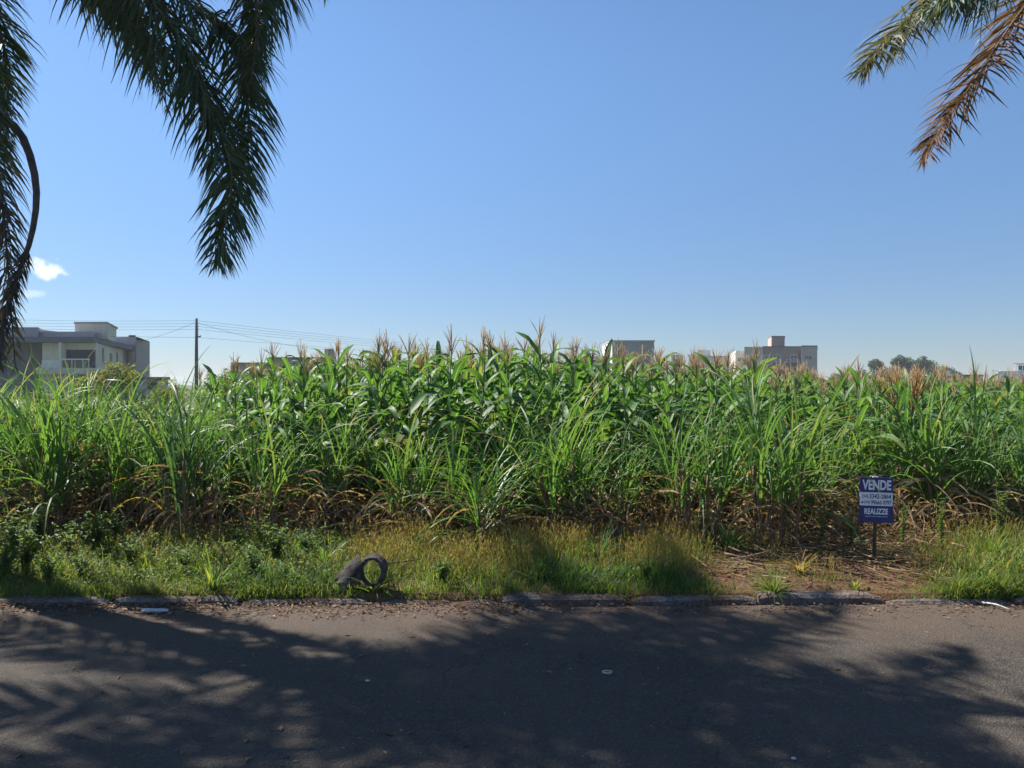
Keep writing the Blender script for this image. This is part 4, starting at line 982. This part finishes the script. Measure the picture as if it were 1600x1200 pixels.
stick('dry_cane', 'pale broken cane stem leaning out of the crop above the golden grass', 'stem', (xa, 7.75, gz(xa, 7.75) + .28), (xb, 7.35, gz(xb, 7.35) + .05), .009, 'straw')
xa, xb = PX(1487, 7.2), PX(1518, 7.1)
stick('stick', 'short pale stick over a dark hollow in the right grass', 'stick', (xa, 7.2, gz(xa, 7.2) + .13), (xb, 7.1, gz(xb, 7.1) + .11), .012, 'straw')
# white scraps
g = Geo(); nu = 7; V = []
for j in range(3):
    for i in range(nu):
        t = i / (nu - 1); w = .028 * (1 - t) ** .6 * min(1, .5 + t * 3) + .003
        V.append(((t - .5) * .20, (j - 1) * w * (.8 + .5 * noise.noise(Vector((t * 9, j * 2, 3)))), .007 + .012 * noise.noise(Vector((t * 4, j, 1))) + .006 * (j - 1)))
Fc = [(j*nu+i, j*nu+i+1, (j+1)*nu+i+1, (j+1)*nu+i) for j in range(2) for i in range(nu-1)]
V2 = [(a, b, c - .006) for a, b, c in V]; Fc += [tuple(q + len(V) for q in f[::-1]) for f in Fc]
g.add(V + V2, Fc); tag(obj('paper_scrap', g.mesh('paper_scrap', M['paper'], True), None, T(PX(242, 5.78), 5.78, .008)), 'crumpled white scrap lying in the gutter at the left', 'litter')
stick('white_strip', 'thin white strip lying by the kerb at the far right', 'litter', (PX(1542, 5.92), 5.98, .012), (PX(1572, 5.85), 5.80, .010), .009, 'paper', None, .012)
g = Geo(); tube_geo(g, [Vector((math.cos(a) * .028, math.sin(a) * .02, 0)) for a in [k * .55 for k in range(11)]], .005, 5); tag(obj('bottle_ring', g.mesh('bottle_ring', M['paper'], True), None, T(PX(949, 4.55), 4.55, .008)), 'small pale ring lying on the shaded asphalt near the middle', 'litter')
for k, (p, q, lab) in enumerate([(574, 1065, 'tiny pale stone on the shaded road left of centre'), (1240, 1187, 'tiny pale stone on the road near the bottom right')]):
    dd = CZ * F / (q - 600); g = Geo(); peb(g, random.Random(k), k); tag(obj('stone', g.mesh('stone', M['paper']), None, T(PX(p, dd), dd, .006) @ SC(.014, .010, .008)), lab, 'stone')

# ------------------------------------------------------------------ sale sign
d = 7.12; sx, szt, szb = PX(1367, d), PZ(746, d), PZ(816.5, d)
W_, H_ = 51.5 / F * d, szt - szb
sg = thing('sale_sign', 'small navy and white sale sign on a stake in front of the cane', 'sign', T(sx, d, gz(sx, d)) @ RY(.022) @ RZ(-.05))
zb = szb - gz(sx, d)
M['navy'] = plain('navy_print', (.030,.038,.15), .45, .12, 6, 0, .4); M['signwhite'] = plain('white_print', (.80,.82,.88), .5, .08, 6); M['ink'] = plain('dark_ink', (.05,.055,.10), .5, .05)
g = Geo(); box_geo(g, -.012, .012, .008, .028, -.15, zb + H_ * .8); obj('stake', g.mesh('stake', plain('dark_stake', (.08,.06,.05), .9, .4, 10)), sg)
bd = bx('board', M['navy'], sg, -W_/2, W_/2, -.006, .006, zb, zb + H_)
bx('white_band', M['signwhite'], sg, -W_/2 + .001, W_/2 - .006, -.0085, -.006, zb + H_ * .375, zb + H_ * .67)
bx('board_clip', M['frame'], sg, -.035, .012, -.008, .008, zb + H_ + .0005, zb + H_ + .008)
def text(body, cx, cz, w, hgt, mat, y, bold=.0):
    cu = bpy.data.curves.new('t', 'FONT'); cu.body = body; cu.align_x = 'CENTER'; cu.offset = bold; cu.extrude = .01; cu.resolution_u = 3
    to = bpy.data.objects.new('t', cu); COL.objects.link(to); bpy.context.view_layer.update()
    me = bpy.data.meshes.new_from_object(to.evaluated_get(bpy.context.evaluated_depsgraph_get())); bpy.data.objects.remove(to)
    co = np.zeros(len(me.vertices) * 3); me.vertices.foreach_get('co', co); co = co.reshape(-1, 3)
    lo, hi = co.min(0), co.max(0)
    out = np.stack([cx + (co[:, 0] - (lo[0] + hi[0]) / 2) / (hi[0] - lo[0]) * w, y - (co[:, 2] - lo[2]) / (hi[2] - lo[2]) * .0012, cz + (co[:, 1] - (lo[1] + hi[1]) / 2) / (hi[1] - lo[1]) * hgt], 1)
    me.vertices.foreach_set('co', out.ravel()); me.materials.clear(); me.materials.append(M[mat]); me.name = 'lettering'
    return obj('lettering', me, sg)
text('VENDE', 0, zb + H_ * .835, W_ * .86, H_ * .225, 'signwhite', -.0062, .035)
text('(54)', -W_ * .335, zb + H_ * .575, W_ * .19, H_ * .085, 'ink', -.0087, .012); text('3342-2864', W_ * .11, zb + H_ * .585, W_ * .64, H_ * .10, 'ink', -.0087, .018)
text('(54)', -W_ * .275, zb + H_ * .445, W_ * .17, H_ * .075, 'ink', -.0087, .010); text('99666 0797', W_ * .14, zb + H_ * .45, W_ * .60, H_ * .095, 'ink', -.0087, .014)
g = Geo(); tube_geo(g, [(-W_ * .42, -.0086, zb + H_ * .447), (-W_ * .42, -.0098, zb + H_ * .447)], W_ * .032, 12); obj('phone_mark', g.mesh('phone_mark', M['ink']), sg)
text('REALIZZE', 0, zb + H_ * .25, W_ * .70, H_ * .13, 'signwhite', -.0062, .03)
text('NEGÓCIOS IMOBILIÁRIOS', .002, zb + H_ * .14, W_ * .66, H_ * .028, 'signwhite', -.0062, .0)

# ------------------------------------------------------------------ palms
GR = Vector((0, 0, -1))
def frond(palm, org, pts, L=.55, n=105, mat='palm', seed=0, droop=1.2, rad=.024, start=.14, rm='rachis', plum=.5, fwd=.55, dens=1, wid=1.0):
    r = random.Random(seed); C_ = catmull(pts, 26); C_ = [c - org for c in C_]
    g = Geo(); k = len(C_)
    tube_geo(g, C_, [rad * (1.6 - 1.45 * (i / (k - 1)) ** .6) for i in range(k)], 6)
    fo = obj('frond', g.mesh('frond', M[rm], True), palm)
    gl = Geo()
    for i in range(n):
        t = start + (1 - start) * (i + r.random() * .6) / n; t = min(t, .999)
        u = t * (k - 1); j = min(int(u), k - 2); p = C_[j].lerp(C_[j+1], u - j); tg = (C_[j+1] - C_[j]).normalized()
        side = tg.cross(Vector((0, 0, 1)))
        if side.length < .25: side = tg.cross(Vector((.3, 1, 0)))
        side.normalize(); up = side.cross(tg).normalized()
        env = min(1, .45 + 2.2 * (t - start)) * (1 - .74 * max(0, (t - .55) / .45) ** 1.3)
        for sd in (-1, 1) * dens:
            if r.random() < .06 + .55 * max(0, (t - .8) / .2): continue
            l = L * env * r.uniform(.8, 1.12)
            d_ = (side * sd * r.uniform(.7, 1.0) + tg * fwd * r.uniform(.6, 1.4) + up * r.gauss(.05, plum)).normalized()
            q = p.copy(); V = []; w = r.uniform(.015, .024) * wid * (.55 + .45 * env); ws = None
            for s in range(5):
                f = s / 4
                dd = (d_ + GR * droop * f ** 1.2 * r.uniform(.8, 1.2)).normalized()
                if s: q = q + dd * (l / 4)
                if ws is None: ws = dd.cross(Vector((r.gauss(0, 1), r.gauss(0, 1), r.gauss(0, 1)))).normalized()
                ws = (ws - dd * ws.dot(dd)).normalized()
                ww = w * (.7 + .6 * f if f < .5 else 1.0 - (f - .5) * 1.9) * .5
                V += [q - ws * ww, q + ws * ww]
            gl.add(V, [(s*2, s*2+1, s*2+3, s*2+2) for s in range(4)], [(.2 if x_ % 2 == 0 else .8, (x_ // 2) / 4) for x_ in range(10)])
    obj('leaflets', gl.mesh('leaflets', M[mat], False), fo)
    return fo
def palm(label, x, y, H, seed):
    z = gz(x, y); p = thing('palm_tree', label, 'palm tree', (x, y, z), 'palms along the verge'); g = Geo(); r = random.Random(seed)
    pts = [(.03 * math.sin(k * .4 + seed), .03 * math.sin(k * .3), -.15 + (H - .1) * k / 24) for k in range(25)]
    tube_geo(g, pts, [.20 - .045 * k / 24 + (.012 if k % 2 else 0) + (.08 if k == 0 else 0) for k in range(25)], 16)
    obj('trunk', g.mesh('trunk', M['trunk'], True), p)
    g = Geo(); tube_geo(g, [(0, 0, H - .5), (0, 0, H - .1), (0, 0, H + .35), (0, 0, H + .6)], [.15, .19, .13, .05], 12); obj('crownshaft', g.mesh('crownshaft', M['stalk'], True), p)
    return p, Vector((x, y, z))
def arch(c, az, el, L, sag, n=6):
    """points of a frond that leaves the crown c at azimuth az and elevation el and arches over"""
    pts = []; q = c.copy(); e = el
    for i in range(n + 1):
        pts.append(q.copy()); q = q + Vector((math.cos(az) * math.cos(e), math.sin(az) * math.cos(e), math.sin(e))) * (L / n); e -= sag / n * (1 + i * .25)
    return pts
pa, oa = palm('palm at the left edge whose dark fronds hang into the top left', -6.2, 7.7, 6.2, 1)
ca = oa + Vector((0, 0, 6.25))
frond(pa, oa, [ca, P(-40, -330, 7.2), P(60, -110, 6.9), P(190, 20, 6.6), P(300, 130, 6.4), P(360, 260, 6.2), P(348, 360, 6.1), P(338, 415, 6.1)], .60, 210, 'palm', 1, 1.5, dens=2, plum=.6)
frond(pa, oa, [ca, P(40, -420, 7.0), P(170, -150, 6.9), P(290, 0, 6.8), P(362, 60, 6.7), P(388, 170, 6.6), P(380, 270, 6.5), P(362, 350, 6.4)], .58, 210, 'palm', 2, 1.3, dens=2, plum=.6)
frond(pa, oa, [ca, P(120, -560, 7.2), P(330, -420, 7.1), P(455, -200, 7.0), P(440, -40, 6.9), P(400, 70, 6.8), P(378, 160, 6.8)], .58, 200, 'palm', 3, 1.4, dens=2, plum=.6)
frond(pa, oa, [ca, P(-60, -300, 7.6), P(40, -140, 7.5), P(140, -30, 7.4), P(215, 60, 7.4), P(262, 170, 7.3)], .55, 180, 'palm', 4, 1.6, dens=2, plum=.6)
frond(pa, oa, [ca, P(-160, -300, 7.5), P(-70, -120, 7.4), P(-8, 20, 7.3), P(12, 130, 7.3), P(8, 240, 7.2)], .50, 180, 'palm', 5, 1.1, dens=2, plum=.6)
frond(pa, oa, [ca, P(-130, -220, 7.2), P(-70, 20, 7.1), P(-25, 160, 7.0), P(30, 205, 7.0), P(56, 285, 7.0), P(50, 365, 7.0), P(24, 440, 7.0), P(6, 500, 7.0), P(0, 575, 7.0)], .42, 110, 'palm_dead', 6, 1.7, .052, .70, 'rachis_dead', dens=2)
frond(pa, oa, [ca, P(-120, -160, 7.3), P(-60, 60, 7.3), P(-14, 200, 7.3), P(4, 320, 7.3), P(14, 440, 7.3), P(24, 575, 7.3)], .44, 260, 'palm_dead', 7, 1.5, .026, .30, 'rachis_dead')
frond(pa, oa, [ca, P(-150, -140, 7.4), P(-90, 80, 7.4), P(-50, 230, 7.4), P(-28, 360, 7.4), P(-15, 500, 7.4)], .40, 200, 'palm_dead', 8, 1.4, .026, .30, 'rachis_dead')
frond(pa, oa, [ca, P(-20, -380, 7.0), P(90, -170, 6.7), P(200, -40, 6.5), P(280, 60, 6.3), P(325, 170, 6.2), P(330, 270, 6.2)], .58, 190, 'palm', 11, 1.7, dens=2, plum=.6)
frond(pa, oa, [ca, P(-50, -330, 7.4), P(50, -180, 7.3), P(130, -70, 7.2), P(190, 0, 7.2), P(235, 80, 7.1)], .58, 170, 'palm', 12, 1.6, dens=2, plum=.6)
frond(pa, oa, [ca, P(100, -500, 6.8), P(260, -330, 6.7), P(350, -170, 6.6), P(395, -40, 6.6), P(400, 60, 6.5), P(390, 140, 6.5)], .55, 170, 'palm', 13, 1.5, dens=2, plum=.6)
frond(pa, oa, [ca, P(-190, -260, 7.0), P(-110, -80, 6.9), P(-40, 60, 6.8), P(-12, 180, 6.8), P(-5, 300, 6.8)], .5, 170, 'palm', 14, 1.3, dens=2, plum=.5)
az_list = [(-.35, .5, 4.9, 1.05), (.05, .48, 5.0, 1.0), (.38, .55, 4.7, 1.0), (.85, .85, 4.2, 1.1), (-.7, .6, 4.5, 1.2), (-.15, .75, 4.3, 1.5), (.25, .6, 4.4, 1.5), (.65, .75, 4.2, 1.3), (1.05, .8, 3.8, 1.4), (2.8, .6, 3.9, 1.9), (3.5, .4, 3.4, 2.0), (3.75, .9, 3.2, 1.7), (4.0, .55, 4.0, 1.9), (4.6, .5, 4.0, 1.8), (5.2, .65, 4.2, 1.7), (5.7, .75, 4.2, 1.6), (.0, 1.15, 3.9, 1.5), (4.2, 1.2, 3.7, 1.6), (5.4, 1.05, 4.0, 1.5)]
for i, (az, el, L, sag) in enumerate(az_list): frond(pa, oa, arch(ca, az, el, L, sag), .60, 150, 'palm', 20 + i, 1.1, dens=2, wid=1.45)
pb, ob = palm('palm past the right edge whose dry frond hangs into the top right', 6.1, 7.3, 5.9, 2)
cb = ob + Vector((0, 0, 5.95))
frond(pb, ob, [cb, P(1760, -170, 7.1), P(1660, -60, 7.0), P(1590, 25, 6.9), P(1520, 130, 6.8), P(1470, 200, 6.8), P(1442, 252, 6.8)], .52, 260, 'palm_dry', 31, .7, .018, .2, 'rachis_dry', .4, .42, wid=.95)
frond(pb, ob, [cb, P(1740, -260, 7.0), P(1620, -170, 6.9), P(1500, -50, 6.8), P(1430, 25, 6.8), P(1378, 75, 6.7), P(1342, 115, 6.7)], .54, 270, 'palm_pale', 32, .9, .018, .2, 'rachis', .45, .42, wid=.95)
frond(pb, ob, [cb, P(1730, -240, 6.6), P(1650, -140, 6.5), P(1560, -45, 6.4), P(1490, -5, 6.3), P(1440, 20, 6.3)], .5, 200, 'palm', 33, 1.6, wid=.95)
for i in range(11):
    az = -2.2 + i * .38 + (0 if i < 11 else 1)
    frond(pb, ob, arch(cb, az, rnd.uniform(.5, 1.1), 3.8, rnd.uniform(1.5, 1.9)), .52, 90, 'palm', 50 + i, 1.1)

# ------------------------------------------------------------------ haze
g = Geo(); box_geo(g, -960, 960, -560, 1560, -1.2, 15)
hm = bpy.data.materials.new('haze'); hm.use_nodes = True; hn = hm.node_tree; hn.nodes.clear()
ho = hn.nodes.new('ShaderNodeOutputMaterial'); hv = hn.nodes.new('ShaderNodeVolumePrincipled')
hv.inputs['Color'].default_value = (.82, .88, .95, 1); hv.inputs['Density'].default_value = .0004; hv.inputs['Anisotropy'].default_value = .2
hn.links.new(hv.outputs[0], ho.inputs['Volume'])
tag(obj('haze', g.mesh('haze', hm)), 'thin bluish haze in the air', 'haze', kind='stuff')
